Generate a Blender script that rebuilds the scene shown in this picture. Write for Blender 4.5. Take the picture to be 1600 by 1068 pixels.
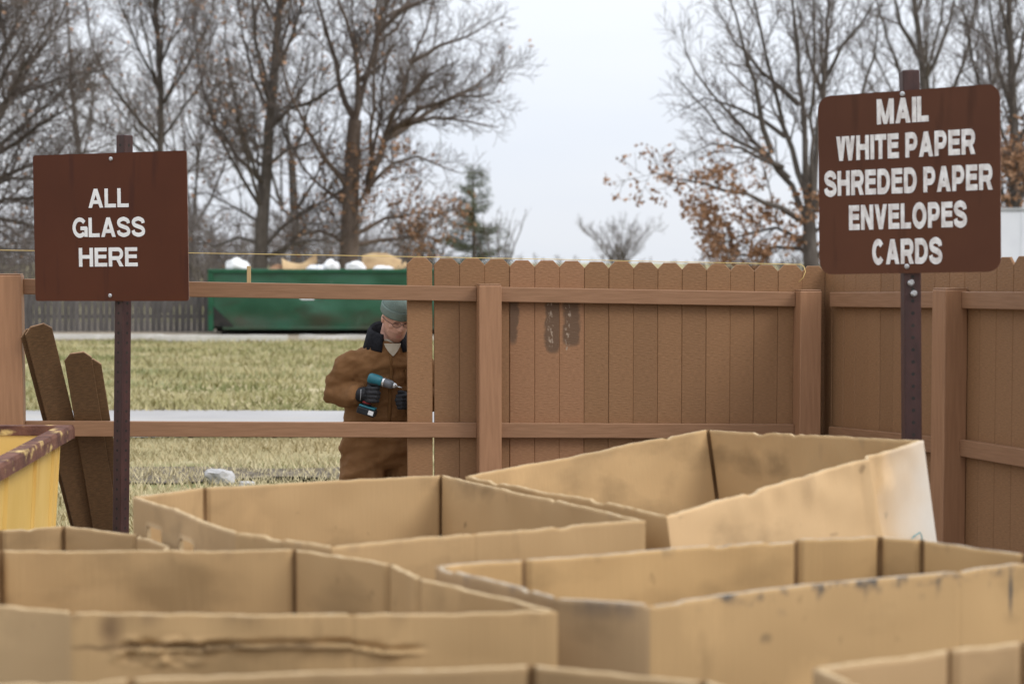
import bpy, bmesh, math, random
from mathutils import Vector, Matrix, noise
R = math.radians
for o in list(bpy.data.objects):
    bpy.data.objects.remove(o)
scene = bpy.context.scene
C = scene.collection

# ---------------------------------------------------------------- camera
cam_d = bpy.data.cameras.new('camera')
cam = bpy.data.objects.new('camera', cam_d); C.objects.link(cam)
cam.location = (0, 0, 1.79)
cam.rotation_euler = (R(90) - math.atan(126 / 2667), 0, 0)
cam_d.lens = 60.0; cam_d.sensor_width = 36.0
cam_d.clip_start = 0.1; cam_d.clip_end = 3000
cam_d.dof.use_dof = True
cam_d.dof.focus_distance = 9.65
cam_d.dof.aperture_fstop = 2.35
cam_d.dof.aperture_blades = 9
scene.camera = cam

# ---------------------------------------------------------------- sky, sun, exposure
SUN_EL, SUN_AZ = R(42), R(114)          # azimuth measured clockwise from +Y: behind the camera, to its right
world = bpy.data.worlds.new('World'); scene.world = world
world.use_nodes = True
nt = world.node_tree; nt.nodes.clear()
wo = nt.nodes.new('ShaderNodeOutputWorld')
sky = nt.nodes.new('ShaderNodeTexSky'); sky.sky_type = 'NISHITA'; sky.sun_disc = False
sky.sun_elevation = SUN_EL; sky.sun_rotation = SUN_AZ
sky.air_density = 1.0; sky.dust_density = 2.0
bg_sky = nt.nodes.new('ShaderNodeBackground'); bg_sky.inputs['Strength'].default_value = 0.07
nt.links.new(sky.outputs[0], bg_sky.inputs['Color'])
# closed cloud cover: the usual overcast luminance law (1 + 2 sin h) / 3, softly mottled
tc = nt.nodes.new('ShaderNodeTexCoord')
sep = nt.nodes.new('ShaderNodeSeparateXYZ'); nt.links.new(tc.outputs['Generated'], sep.inputs[0])
mx = nt.nodes.new('ShaderNodeMath'); mx.operation = 'MAXIMUM'; mx.inputs[1].default_value = 0.0
nt.links.new(sep.outputs['Z'], mx.inputs[0])
ma = nt.nodes.new('ShaderNodeMath'); ma.operation = 'MULTIPLY_ADD'
ma.inputs[1].default_value = 0.85; ma.inputs[2].default_value = 0.69
nt.links.new(mx.outputs[0], ma.inputs[0])
mp = nt.nodes.new('ShaderNodeMapping'); mp.inputs['Scale'].default_value = (1.0, 1.0, 3.5)
nt.links.new(tc.outputs['Generated'], mp.inputs['Vector'])
cn = nt.nodes.new('ShaderNodeTexNoise'); cn.inputs['Scale'].default_value = 2.6; cn.inputs['Detail'].default_value = 5
nt.links.new(mp.outputs[0], cn.inputs['Vector'])
cr = nt.nodes.new('ShaderNodeValToRGB')
cr.color_ramp.elements[0].position = 0.3; cr.color_ramp.elements[0].color = (0.82, 0.87, 0.96, 1)
cr.color_ramp.elements[1].position = 0.7; cr.color_ramp.elements[1].color = (0.91, 0.935, 0.98, 1)
nt.links.new(cn.outputs['Fac'], cr.inputs[0])
bg_cl = nt.nodes.new('ShaderNodeBackground')
nt.links.new(cr.outputs[0], bg_cl.inputs['Color']); nt.links.new(ma.outputs[0], bg_cl.inputs['Strength'])
mxs = nt.nodes.new('ShaderNodeMixShader'); mxs.inputs[0].default_value = 0.93
nt.links.new(bg_sky.outputs[0], mxs.inputs[1]); nt.links.new(bg_cl.outputs[0], mxs.inputs[2])
nt.links.new(mxs.outputs[0], wo.inputs['Surface'])

sun_d = bpy.data.lights.new('sun', 'SUN'); sun_d.energy = 1.45; sun_d.angle = R(24)
sun_d.color = (1.0, 0.965, 0.91)
sun = bpy.data.objects.new('sun', sun_d); C.objects.link(sun)
sd = Vector((math.sin(SUN_AZ) * math.cos(SUN_EL), math.cos(SUN_AZ) * math.cos(SUN_EL), math.sin(SUN_EL)))
sun.rotation_euler = sd.to_track_quat('Z', 'Y').to_euler()
sun.location = (5, -10, 20)

scene.render.engine = 'CYCLES'
scene.cycles.use_denoising = True
scene.view_settings.view_transform = 'Standard'
scene.view_settings.look = 'None'
scene.view_settings.exposure = 0.52
scene.view_settings.gamma = 1.0

# ---------------------------------------------------------------- materials
def material(name, ca, cb=None, rough=0.7, scale=8.0, detail=4.0, stretch=(1, 1, 1), bump=0.0, bscale=None,
             bstretch=None, spec=0.3, metal=0.0, rand=0.0, stain=None, lo=0.35, hi=0.65):
    """noise-mottled principled material; stain = (colour, scale, threshold, stretch)"""
    m = bpy.data.materials.new(name); m.use_nodes = True
    t = m.node_tree; b = t.nodes['Principled BSDF']
    b.inputs['Roughness'].default_value = rough
    b.inputs['Metallic'].default_value = metal
    b.inputs['Specular IOR Level'].default_value = spec
    co = t.nodes.new('ShaderNodeTexCoord')
    def nz(sc, st, det=detail):
        mpn = t.nodes.new('ShaderNodeMapping'); mpn.inputs['Scale'].default_value = st
        t.links.new(co.outputs['Object'], mpn.inputs['Vector'])
        n = t.nodes.new('ShaderNodeTexNoise'); n.inputs['Scale'].default_value = sc; n.inputs['Detail'].default_value = det
        t.links.new(mpn.outputs[0], n.inputs['Vector'])
        return n
    cb = cb or ca
    n1 = nz(scale, stretch)
    rp = t.nodes.new('ShaderNodeValToRGB')
    rp.color_ramp.elements[0].position = lo; rp.color_ramp.elements[0].color = (*ca, 1)
    rp.color_ramp.elements[1].position = hi; rp.color_ramp.elements[1].color = (*cb, 1)
    t.links.new(n1.outputs['Fac'], rp.inputs[0])
    out = rp.outputs[0]
    for s in (stain or []):
        n2 = nz(s[1], s[3])
        r2 = t.nodes.new('ShaderNodeValToRGB')
        r2.color_ramp.elements[0].position = s[2]; r2.color_ramp.elements[0].color = (0, 0, 0, 1)
        r2.color_ramp.elements[1].position = min(1, s[2] + 0.12); r2.color_ramp.elements[1].color = (1, 1, 1, 1)
        t.links.new(n2.outputs['Fac'], r2.inputs[0])
        mxn = t.nodes.new('ShaderNodeMix'); mxn.data_type = 'RGBA'
        t.links.new(r2.outputs[0], mxn.inputs[0]); t.links.new(out, mxn.inputs[6]); mxn.inputs[7].default_value = (*s[0], 1)
        out = mxn.outputs[2]
    if rand:
        oi = t.nodes.new('ShaderNodeObjectInfo')
        mr = t.nodes.new('ShaderNodeMapRange'); mr.inputs[3].default_value = 1 - rand; mr.inputs[4].default_value = 1 + rand
        t.links.new(oi.outputs['Random'], mr.inputs[0])
        hs = t.nodes.new('ShaderNodeHueSaturation'); t.links.new(mr.outputs[0], hs.inputs['Value']); t.links.new(out, hs.inputs['Color'])
        out = hs.outputs[0]
    t.links.new(out, b.inputs['Base Color'])
    if bump:
        n3 = nz(bscale or scale * 4, bstretch or stretch)
        bn = t.nodes.new('ShaderNodeBump'); bn.inputs['Strength'].default_value = bump; bn.inputs['Distance'].default_value = 0.01
        t.links.new(n3.outputs['Fac'], bn.inputs['Height']); t.links.new(bn.outputs[0], b.inputs['Normal'])
    m['out'] = 0
    return m

def add_mask_colour(m, colour, maskfn):
    """mix another colour over a material where maskfn(tree, object_coords) gives 1"""
    t = m.node_tree; b = t.nodes['Principled BSDF']
    src = b.inputs['Base Color'].links[0].from_socket
    co = t.nodes.new('ShaderNodeTexCoord')
    fac = maskfn(t, co.outputs['Object'])
    mxn = t.nodes.new('ShaderNodeMix'); mxn.data_type = 'RGBA'
    t.links.new(fac, mxn.inputs[0]); t.links.new(src, mxn.inputs[6]); mxn.inputs[7].default_value = (*colour, 1)
    t.links.new(mxn.outputs[2], b.inputs['Base Color'])

def mth(t, op, a, b=None, c=None, clamp=False):
    n = t.nodes.new('ShaderNodeMath'); n.operation = op; n.use_clamp = clamp
    for i, v in enumerate((a, b, c)):
        if v is None: continue
        if isinstance(v, (int, float)): n.inputs[i].default_value = v
        else: t.links.new(v, n.inputs[i])
    return n.outputs[0]

def noise_fac(t, co, scale, stretch=(1, 1, 1), detail=4):
    mpn = t.nodes.new('ShaderNodeMapping'); mpn.inputs['Scale'].default_value = stretch
    t.links.new(co, mpn.inputs['Vector'])
    n = t.nodes.new('ShaderNodeTexNoise'); n.inputs['Scale'].default_value = scale; n.inputs['Detail'].default_value = detail
    t.links.new(mpn.outputs[0], n.inputs['Vector'])
    return n.outputs['Fac']

M = {}
M['picket'] = material('picket_brown', (0.205, 0.107, 0.050), (0.262, 0.139, 0.067), 0.62, 3.0, 6, (14, 14, 90), 0.35, 2.0, (10, 10, 160), 0.25, rand=0.09,
                       stain=[((0.19, 0.10, 0.055), 2.2, 0.60, (3, 3, 0.7))])
M['rail'] = material('rail_brown', (0.222, 0.117, 0.062), (0.265, 0.142, 0.078), 0.5, 3.0, 5, (2, 30, 30), 0.1, 3.0, (2, 40, 40), 0.3, rand=0.04,
                     stain=[((0.29, 0.168, 0.10), 3.0, 0.66, (1, 4, 4))])
M['post'] = material('post_brown', (0.275, 0.142, 0.075), (0.32, 0.168, 0.090), 0.5, 3.0, 5, (20, 20, 1.5), 0.1, 3.0, (30, 30, 1), 0.3, rand=0.05,
                     stain=[((0.24, 0.122, 0.068), 2.0, 0.62, (4, 4, 0.8))])
M['loose'] = material('loose_picket_shaded', (0.105, 0.058, 0.027), (0.15, 0.082, 0.038), 0.6, 3.0, 6, (12, 12, 40), 0.3, 2.0, (10, 10, 120), 0.25, rand=0.08)  # same boards as the fence, their shaded side put into a darker brown
M['loose_end'] = material('fresh_cut_brown', (0.30, 0.17, 0.09), (0.36, 0.21, 0.12), 0.7, 30)
CARD = (0.425, 0.275, 0.128)
M['white'] = material('white_vinyl', (0.80, 0.80, 0.79), (0.70, 0.69, 0.68), 0.5, 14)
M['white_worn'] = material('white_vinyl_worn', (0.82, 0.81, 0.80), (0.58, 0.54, 0.52), 0.5, 26, 6, (1.6, 1, .8))
M['steel'] = material('galvanised_bolt', (0.62, 0.62, 0.62), (0.42, 0.42, 0.43), 0.35, 30, metal=0.6)
M['signpost'] = material('sign_post_paint', (0.036, 0.0145, 0.013), (0.055, 0.022, 0.019), 0.5, 8, 5, (3, 3, 1), 0.15, 30, spec=0.4,
                         stain=[((0.28, 0.2, 0.19), 34, 0.70, (1, 1, .6))])
M['sign'] = material('sign_brown', (0.068, 0.0175, 0.0060), (0.082, 0.022, 0.0078), 0.5, 2.0, 4, (1, 1, 1), spec=0.22,
                     stain=[((0.32, 0.22, 0.18), 26, 0.765, (1, 1, 1)), ((0.056, 0.0145, 0.0065), 3, 0.6, (4, 4, .6))])
M['sign_b'] = material('sign_brown_faded', (0.078, 0.0265, 0.0125), (0.096, 0.034, 0.016), 0.5, 2.0, 4, (1, 1, 1), spec=0.22,
                     stain=[((0.34, 0.26, 0.2), 22, 0.755, (1, 1, 1)), ((0.064, 0.022, 0.010), 3, 0.6, (4, 4, .6))])
M['sign_edge'] = material('aluminium_edge', (0.32, 0.2, 0.16), (0.2, 0.1, 0.07), 0.5, 40)
M['yellow'] = material('yellow_paint', (0.62, 0.40, 0.105), (0.70, 0.47, 0.15), 0.45, 2.0, 5, (2, 2, 1), 0.1, 12, spec=0.4,
                       stain=[((0.55, 0.31, 0.07), 2.0, 0.63, (5, 5, 0.4)), ((0.36, 0.15, 0.04), 4.0, 0.70, (9, 9, 0.4))])
M['rust'] = material('rusty_rim', (0.075, 0.030, 0.022), (0.16, 0.07, 0.045), 0.75, 9, 6, (1, 1, 1), 0.5, 40,
                     stain=[((0.58, 0.41, 0.16), 9, 0.56, (1, 1, 1.5))])
M['green'] = material('green_paint', (0.013, 0.068, 0.034), (0.022, 0.095, 0.050), 0.38, 1.3, 5, (1, 1, 1), 0.15, 4, spec=0.45,
                      stain=[((0.020, 0.058, 0.030), 1.4, 0.56, (1, 1, 2)), ((0.15, 0.21, 0.16), 3.0, 0.69, (1.5, 1, .4)), ((0.075, 0.045, 0.024), 2.6, 0.68, (1, 1, 1))])
M['green_dark'] = material('green_rail', (0.009, 0.062, 0.029), (0.014, 0.085, 0.04), 0.45, 4, stain=[((0.08, 0.035, 0.02), 6, 0.64, (1, 1, 1))])
M['dark_steel'] = material('dark_steel', (0.012, 0.013, 0.012), (0.03, 0.026, 0.022), 0.7, 8)
M['bag'] = material('white_plastic', (0.78, 0.78, 0.77), (0.66, 0.66, 0.67), 0.35, 5)
M['scrap_card'] = material('scrap_cardboard', (0.46, 0.33, 0.18), (0.36, 0.24, 0.13), 0.8, 3)
M['scrap_dark'] = material('scrap_brown', (0.24, 0.13, 0.07), (0.33, 0.19, 0.11), 0.8, 3)
M['new_wood'] = material('raw_wood', (0.46, 0.33, 0.17), (0.38, 0.26, 0.12), 0.7, 6, stretch=(8, 8, 1))
M['grey_wood'] = material('weathered_wood', (0.065, 0.058, 0.054), (0.125, 0.112, 0.104), 0.85, 3, 5, (10, 10, 1), 0.3, 10, rand=0.18)
M['concrete'] = material('concrete', (0.42, 0.40, 0.36), (0.54, 0.52, 0.48), 0.85, 3.0, 8, (1, 1, 1), 0.4, 60, stain=[((0.30, 0.28, 0.24), 1.2, 0.60, (1, 1, 1))])
M['path'] = material('path_concrete', (0.29, 0.28, 0.275), (0.36, 0.35, 0.345), 0.85, 0.6, 9, (1, 1, 1), 0.3, 30, stain=[((0.36, 0.34, 0.31), 0.7, 0.60, (.4, 1, 1))])
M['gravel'] = material('gravel', (0.20, 0.165, 0.12), (0.30, 0.25, 0.19), 0.9, 9, 9, (1, 1, 1), 0.6, 60)
M['pad'] = material('old_concrete_pad', (0.20, 0.19, 0.175), (0.30, 0.285, 0.26), 0.9, 2, 9, (1, 1, 1), 0.4, 60, stain=[((0.13, 0.12, 0.105), 1.2, 0.58, (1, 1, 1))])
M['rock'] = material('rock', (0.28, 0.275, 0.27), (0.46, 0.45, 0.45), 0.85, 9, 8, (1, 1, 1), 0.6, 40)
M['soil'] = material('grass_ground', (0.22, 0.195, 0.085), (0.36, 0.30, 0.165), 0.95, 0.35, 9, (1, 1.6, 1), 0.5, 8,
                     stain=[((0.165, 0.17, 0.065), 0.22, 0.50, (1, 2.2, 1)), ((0.40, 0.34, 0.205), 0.8, 0.58, (1, 1.6, 1))])
M['bark'] = material('bark', (0.075, 0.062, 0.052), (0.125, 0.107, 0.092), 0.9, 3, 6, (3, 3, 1), 0.5, 10)
M['bark_brown'] = material('bark_brown', (0.10, 0.072, 0.056), (0.165, 0.125, 0.10), 0.9, 3, 6, (3, 3, 1), 0.5, 10)
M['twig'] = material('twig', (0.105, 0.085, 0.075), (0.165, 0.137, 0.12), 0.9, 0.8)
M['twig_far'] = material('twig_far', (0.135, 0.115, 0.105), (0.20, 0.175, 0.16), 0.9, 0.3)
M['dry_leaf'] = material('dry_leaf', (0.20, 0.098, 0.046), (0.36, 0.21, 0.12), 0.8, 1.6, 3)
M['needle'] = material('conifer_needles', (0.052, 0.060, 0.026), (0.10, 0.108, 0.052), 0.8, 1.2, 3)
M['string'] = material('mason_line', (0.70, 0.52, 0.20), (0.62, 0.45, 0.16), 0.6, 30)
M['duck'] = material('brown_duck_cloth', (0.155, 0.074, 0.029), (0.20, 0.10, 0.042), 0.85, 7, 6, (1, 1, 1), 0.35, 160, spec=0.15)
M['duck_seam'] = material('brown_seam', (0.115, 0.052, 0.018), (0.16, 0.08, 0.03), 0.85, 20, spec=0.15)
M['corduroy'] = material('black_corduroy', (0.010, 0.010, 0.013), (0.017, 0.017, 0.02), 0.9, 60, bump=0.4, bscale=60, spec=0.15)
M['beanie'] = material('grey_green_knit', (0.14, 0.185, 0.165), (0.19, 0.245, 0.22), 0.9, 14, 4, (1, 1, 1), 0.5, 190, spec=0.12)
M['skin'] = material('skin', (0.52, 0.28, 0.205), (0.60, 0.345, 0.26), 0.5, 14, 4, spec=0.35, stain=[((0.53, 0.255, 0.19), 9, 0.60, (1, 1, 1))])
M['stubble'] = material('stubble', (0.40, 0.225, 0.165), (0.47, 0.265, 0.195), 0.6, 30)
M['lip'] = material('lips', (0.40, 0.185, 0.15), (0.44, 0.21, 0.17), 0.45, 20)
M['brow'] = material('eyebrow', (0.07, 0.035, 0.02), (0.10, 0.05, 0.03), 0.8, 60)
M['eye'] = material('eyelids', (0.22, 0.10, 0.075), (0.27, 0.13, 0.10), 0.5, 20)
M['shirt'] = material('cream_shirt', (0.34, 0.29, 0.22), (0.42, 0.37, 0.29), 0.85, 20)
M['glove'] = material('black_glove', (0.010, 0.010, 0.012), (0.022, 0.021, 0.024), 0.65, 20, bump=0.3, bscale=120)
M['glove_trim'] = material('glove_piping', (0.30, 0.30, 0.31), (0.22, 0.22, 0.23), 0.7, 20)
M['teal'] = material('teal_plastic', (0.010, 0.115, 0.15), (0.014, 0.145, 0.185), 0.4, 12, spec=0.45)
M['black_plastic'] = material('black_plastic', (0.010, 0.012, 0.014), (0.018, 0.020, 0.023), 0.45, 14)
M['chuck'] = material('chuck_grey', (0.11, 0.115, 0.125), (0.15, 0.155, 0.165), 0.4, 20, metal=0.3)
M['silver'] = material('silver_steel', (0.62, 0.62, 0.62), (0.5, 0.5, 0.5), 0.25, 20, metal=0.8)
M['red'] = material('red_rubber', (0.22, 0.02, 0.02), (0.26, 0.03, 0.03), 0.5, 20)
M['boot'] = material('boot_leather', (0.055, 0.032, 0.02), (0.085, 0.05, 0.03), 0.6, 14)
M['sole'] = material('boot_sole', (0.012, 0.012, 0.012), (0.02, 0.02, 0.02), 0.8, 14)
M['trailer'] = material('trailer_white', (0.60, 0.62, 0.66), (0.68, 0.70, 0.73), 0.4, 1.0, spec=0.4)
M['trailer_trim'] = material('trailer_trim', (0.36, 0.37, 0.38), (0.44, 0.45, 0.46), 0.4, 3, metal=0.4)
M['tyre'] = material('tyre', (0.02, 0.02, 0.02), (0.03, 0.03, 0.03), 0.8, 10)
M['teal_ink'] = material('teal_ink', (0.05, 0.22, 0.25), (0.06, 0.26, 0.28), 0.6, 10)
M['glass'] = bpy.data.materials.new('spectacle_lens'); M['glass'].use_nodes = True
_b = M['glass'].node_tree.nodes['Principled BSDF']
_b.inputs['Transmission Weight'].default_value = 1.0; _b.inputs['Roughness'].default_value = 0.02; _b.inputs['IOR'].default_value = 1.05
def grass_mat(name, a, b, c):
    m = material(name, a, b, 0.9, 0.22, 7, (1, 2.2, 1), spec=0.15, stain=[(c, 0.30, 0.52, (1, 2.6, 1))], lo=.40, hi=.60)
    return m
M['grass_dry'] = grass_mat('dry_grass', (0.38, 0.315, 0.18), (0.50, 0.43, 0.265), (0.25, 0.215, 0.115))
M['grass_mix'] = grass_mat('winter_grass', (0.265, 0.25, 0.115), (0.40, 0.345, 0.19), (0.18, 0.188, 0.08))

# ---------------------------------------------------------------- mesh helpers
class MB:
    """collects shapes and links them as one mesh object"""
    def __init__(s): s.v = []; s.f = []; s.m = []; s.sm = []
    def add(s, vs, fs, mi=0, smooth=False):
        b = len(s.v); s.v += [tuple(v) for v in vs]
        for f in fs: s.f.append(tuple(i + b for i in f)); s.m.append(mi); s.sm.append(smooth)
    def box(s, x0, x1, y0, y1, z0, z1, mi=0, mat=None):
        vs = [Vector((x, y, z)) for z in (z0, z1) for y in (y0, y1) for x in (x0, x1)]
        if mat is not None: vs = [mat @ v for v in vs]
        s.add(vs, [(0, 2, 3, 1), (4, 5, 7, 6), (0, 1, 5, 4), (2, 6, 7, 3), (0, 4, 6, 2), (1, 3, 7, 5)], mi)
    def tube(s, pts, rads, n=8, mi=0, smooth=True, cap=True):
        pts = [Vector(p) for p in pts]
        if isinstance(rads, (int, float)): rads = [rads] * len(pts)
        vs = []; u = None
        for i, p in enumerate(pts):
            d = (pts[min(i + 1, len(pts) - 1)] - pts[max(i - 1, 0)]).normalized()
            if u is None: u = d.orthogonal().normalized()
            else: u = (u - d * u.dot(d)).normalized()
            w = d.cross(u)
            for k in range(n):
                a = 2 * math.pi * k / n
                vs.append(p + (u * math.cos(a) + w * math.sin(a)) * rads[i])
        fs = [(i * n + k, i * n + (k + 1) % n, (i + 1) * n + (k + 1) % n, (i + 1) * n + k) for i in range(len(pts) - 1) for k in range(n)]
        if cap: fs += [tuple(range(n - 1, -1, -1)), tuple((len(pts) - 1) * n + k for k in range(n))]
        s.add(vs, fs, mi, smooth)
    def loft(s, rings, n=20, mi=0, smooth=True, cap=True):
        """rings: (centre, axis_u, axis_v) with axes already scaled by the half sizes"""
        vs = []
        for c, u, w in rings:
            for k in range(n):
                a = 2 * math.pi * k / n
                vs.append(Vector(c) + Vector(u) * math.cos(a) + Vector(w) * math.sin(a))
        fs = [(i * n + k, i * n + (k + 1) % n, (i + 1) * n + (k + 1) % n, (i + 1) * n + k) for i in range(len(rings) - 1) for k in range(n)]
        if cap: fs += [tuple(range(n - 1, -1, -1)), tuple((len(rings) - 1) * n + k for k in range(n))]
        s.add(vs, fs, mi, smooth)
    def prism(s, poly, y0, y1, mi=0, mat=None):
        """polygon in x,z extruded along y"""
        n = len(poly)
        vs = [Vector((x, y0, z)) for x, z in poly] + [Vector((x, y1, z)) for x, z in poly]
        if mat is not None: vs = [mat @ v for v in vs]
        fs = [tuple(range(n)), tuple(range(2 * n - 1, n - 1, -1))] + [(k, k + n, (k + 1) % n + n, (k + 1) % n) for k in range(n)]
        s.add(vs, fs, mi)
    def mesh(s, name, mats, fix=True, bevel=0.0):
        me = bpy.data.meshes.new(name); me.from_pydata(s.v, [], s.f)
        for m in (mats if isinstance(mats, (list, tuple)) else [mats]): me.materials.append(m)
        me.polygons.foreach_set('material_index', s.m); me.polygons.foreach_set('use_smooth', s.sm)
        if fix or bevel:
            bm = bmesh.new(); bm.from_mesh(me)
            if bevel:
                bmesh.ops.remove_doubles(bm, verts=bm.verts, dist=1e-6)
                es = [e for e in bm.edges if len(e.link_faces) == 2 and e.calc_face_angle(0) > 0.5]
                bmesh.ops.bevel(bm, geom=es, offset=bevel, segments=2, affect='EDGES', profile=0.5)
            if fix: bmesh.ops.recalc_face_normals(bm, faces=bm.faces)
            bm.to_mesh(me); bm.free()
        me.update(); return me
    def build(s, name, mats, parent=None, fix=True, bevel=0.0):
        return link(name, s.mesh(name, mats, fix, bevel), parent)

def link(name, me, parent=None):
    o = bpy.data.objects.new(name, me); C.objects.link(o); o.parent = parent
    return o
def tag(o, label=None, cat=None, group=None, kind=None):
    if label: o['label'] = label
    if cat: o['category'] = cat
    if group: o['group'] = group
    if kind: o['kind'] = kind
    return o
def thing(name, label, cat, loc=(0, 0, 0), rz=0.0, group=None):
    o = bpy.data.objects.new(name, None); C.objects.link(o)
    o.location = loc; o.rotation_euler = (0, 0, rz); o.empty_display_size = 0.2
    return tag(o, label, cat, group)
def voxel(me, size, smooth=6, fac=0.5):
    """one continuous skin round the shapes of a mesh"""
    o = bpy.data.objects.new('tmp', me); C.objects.link(o)
    md = o.modifiers.new('r', 'REMESH'); md.mode = 'VOXEL'; md.voxel_size = size; md.use_smooth_shade = True
    if smooth:
        ms = o.modifiers.new('s', 'SMOOTH'); ms.iterations = smooth; ms.factor = fac
    dg = bpy.context.evaluated_depsgraph_get()
    r = bpy.data.meshes.new_from_object(o.evaluated_get(dg))
    bpy.data.objects.remove(o)
    r.polygons.foreach_set('use_smooth', [True] * len(r.polygons))
    return r

# ---------------------------------------------------------------- setting: ground, path, pad
def sheet(name, x0, x1, y0, y1, z, nx, ny, m, amp=0.0, jag=0.0, seed=0):
    mb = MB(); rnd = random.Random(seed)
    vs = []
    for j in range(ny + 1):
        for i in range(nx + 1):
            x = x0 + (x1 - x0) * i / nx; y = y0 + (y1 - y0) * j / ny
            if jag and j in (0, ny): y += noise.noise((x * 0.7, y, seed)) * jag
            vs.append((x, y, z + (noise.noise((x * .5, y * .5, 3.1)) * amp if amp else 0)))
    mb.add(vs, [(j * (nx + 1) + i, j * (nx + 1) + i + 1, (j + 1) * (nx + 1) + i + 1, (j + 1) * (nx + 1) + i) for j in range(ny) for i in range(nx)])
    return tag(mb.build(name, m, fix=False), kind='structure')
sheet('ground', -900, 900, -300, 1500, -0.012, 60, 60, M['soil'])
sheet('concrete_pad', -9, 7, -3, 9.75, 0.0, 8, 8, M['pad'])
sheet('path', -40, 40, 17.25, 20.35, 0.010, 160, 3, M['path'], jag=0.28, seed=4)
M['dirt'] = material('dirt', (0.075, 0.06, 0.042), (0.17, 0.14, 0.10), 0.95, 6, 9, (1, 1, 1), 0.8, 30)
sheet('bare_soil', -3.6, -.9, 13.75, 14.75, 0.002, 60, 14, M['dirt'], jag=.9, seed=6)
sheet('gravel_lot', -45, 30, 38.6, 50.0, 0.006, 90, 6, M['gravel'], jag=0.8, seed=9)

def grass(name, label, x0, x1, y0, y1, n, h0, h1, m, seed, w=0.006, skip=None, clump=1.0):
    rnd = random.Random(seed); v = []; f = []
    while len(v) < 3 * n:
        x = rnd.uniform(x0, x1); y = y0 + (y1 - y0) * rnd.random() ** 1.25
        k = noise.noise((x * 1.3 * clump, y * 1.3 * clump, seed)) * 0.5 + 0.5
        if rnd.random() > 0.35 + k: continue
        if skip and skip(x, y): continue
        h = rnd.uniform(h0, h1) * (0.5 + k); a = rnd.uniform(0, 2 * math.pi); ww = w * rnd.uniform(.6, 1.5)
        lean = rnd.uniform(0.3, 1.3) * h; b = rnd.uniform(0, 2 * math.pi)
        c, s = math.cos(a) * ww, math.sin(a) * ww; i = len(v)
        v += [(x - c, y - s, -0.012), (x + c, y + s, -0.012), (x + math.cos(b) * lean, y + math.sin(b) * lean, h)]
        f.append((i, i + 1, i + 2))
    me = bpy.data.meshes.new(name); me.from_pydata(v, [], f); me.materials.append(m); me.update()
    return tag(link(name, me), label, 'grass', kind='stuff')
grass('grass', 'pale dry grass between the brown fence and the path', -6.5, 4.5, 9.9, 17.3, 60000, 0.03, 0.075, M['grass_dry'], 1, 0.006)
grass('grass', 'patchy green winter lawn between the path and the dumpster', -16, 10, 20.3, 38.6, 60000, 0.04, 0.10, M['grass_mix'], 2, 0.014, clump=.5)

# ---------------------------------------------------------------- brown fence
E_X, E_Y = 0.98729, 0.15895                       # run of the main fence on the ground plan
FO = Vector((0, 9.55, 0))
ang_main = math.atan2(E_Y, E_X)
PW, PT, PITCH = 0.1418, 0.016, 0.1424
def picket_mesh(h):
    c = 0.036; hw = PW / 2; b = 0.0032
    mb = MB()
    outer = [(-hw, 0), (hw, 0), (hw, h - c), (hw - c, h), (-hw + c, h), (-hw, h - c)]
    inner = [(-hw + b, 0), (hw - b, 0), (hw - b, h - c - b * .4), (hw - c - b * .4, h - b), (-hw + c + b * .4, h - b), (-hw + b, h - c - b * .4)]
    vs = [Vector((x, 0, z)) for x, z in inner] + [Vector((x, b, z)) for x, z in outer] + [Vector((x, PT - b, z)) for x, z in outer] + [Vector((x, PT, z)) for x, z in inner]
    fs = [tuple(range(6)), tuple(range(23, 17, -1))]
    for a in (0, 6, 12):
        fs += [(a + k, a + 6 + k, a + 6 + (k + 1) % 6, a + (k + 1) % 6) for k in range(6)]
    mb.add(vs, fs)
    return mb
pk_me = picket_mesh(1.83).mesh('picket', M['picket'])

def stained(name, blobs):
    m = material(name, (0.235, 0.118, 0.058), (0.30, 0.155, 0.080), 0.62, 3.0, 6, (14, 14, 90), 0.35, 2.0, (10, 10, 160), 0.25)
    for cx, z0, z1, w, col, soft, thr in blobs:
        def fn(t, co, cx=cx, z0=z0, z1=z1, w=w, soft=soft, thr=thr):
            sp = t.nodes.new('ShaderNodeSeparateXYZ'); t.links.new(co, sp.inputs[0])
            wob = mth(t, 'MULTIPLY', mth(t, 'SUBTRACT', noise_fac(t, co, 16), 0.5), 0.06)
            dx = mth(t, 'DIVIDE', mth(t, 'ABSOLUTE', mth(t, 'ADD', mth(t, 'SUBTRACT', sp.outputs['X'], cx), wob)), w)
            dz = mth(t, 'DIVIDE', mth(t, 'ABSOLUTE', mth(t, 'SUBTRACT', sp.outputs['Z'], (z0 + z1) / 2)), (z1 - z0) / 2)
            d = mth(t, 'ADD', mth(t, 'POWER', dx, 3), mth(t, 'POWER', dz, 6))
            e = mth(t, 'DIVIDE', mth(t, 'SUBTRACT', 1.0, d), soft, clamp=True)
            if thr:
                k = mth(t, 'MULTIPLY', mth(t, 'SUBTRACT', noise_fac(t, co, 55, (1, 1, .6)), thr), 8.0, clamp=True)
                e = mth(t, 'MULTIPLY', e, k)
            return e
        add_mask_colour(m, col, fn)
    return m
WET = (0.125, 0.072, 0.042); GLUE = (0.32, 0.24, 0.175)

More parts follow.
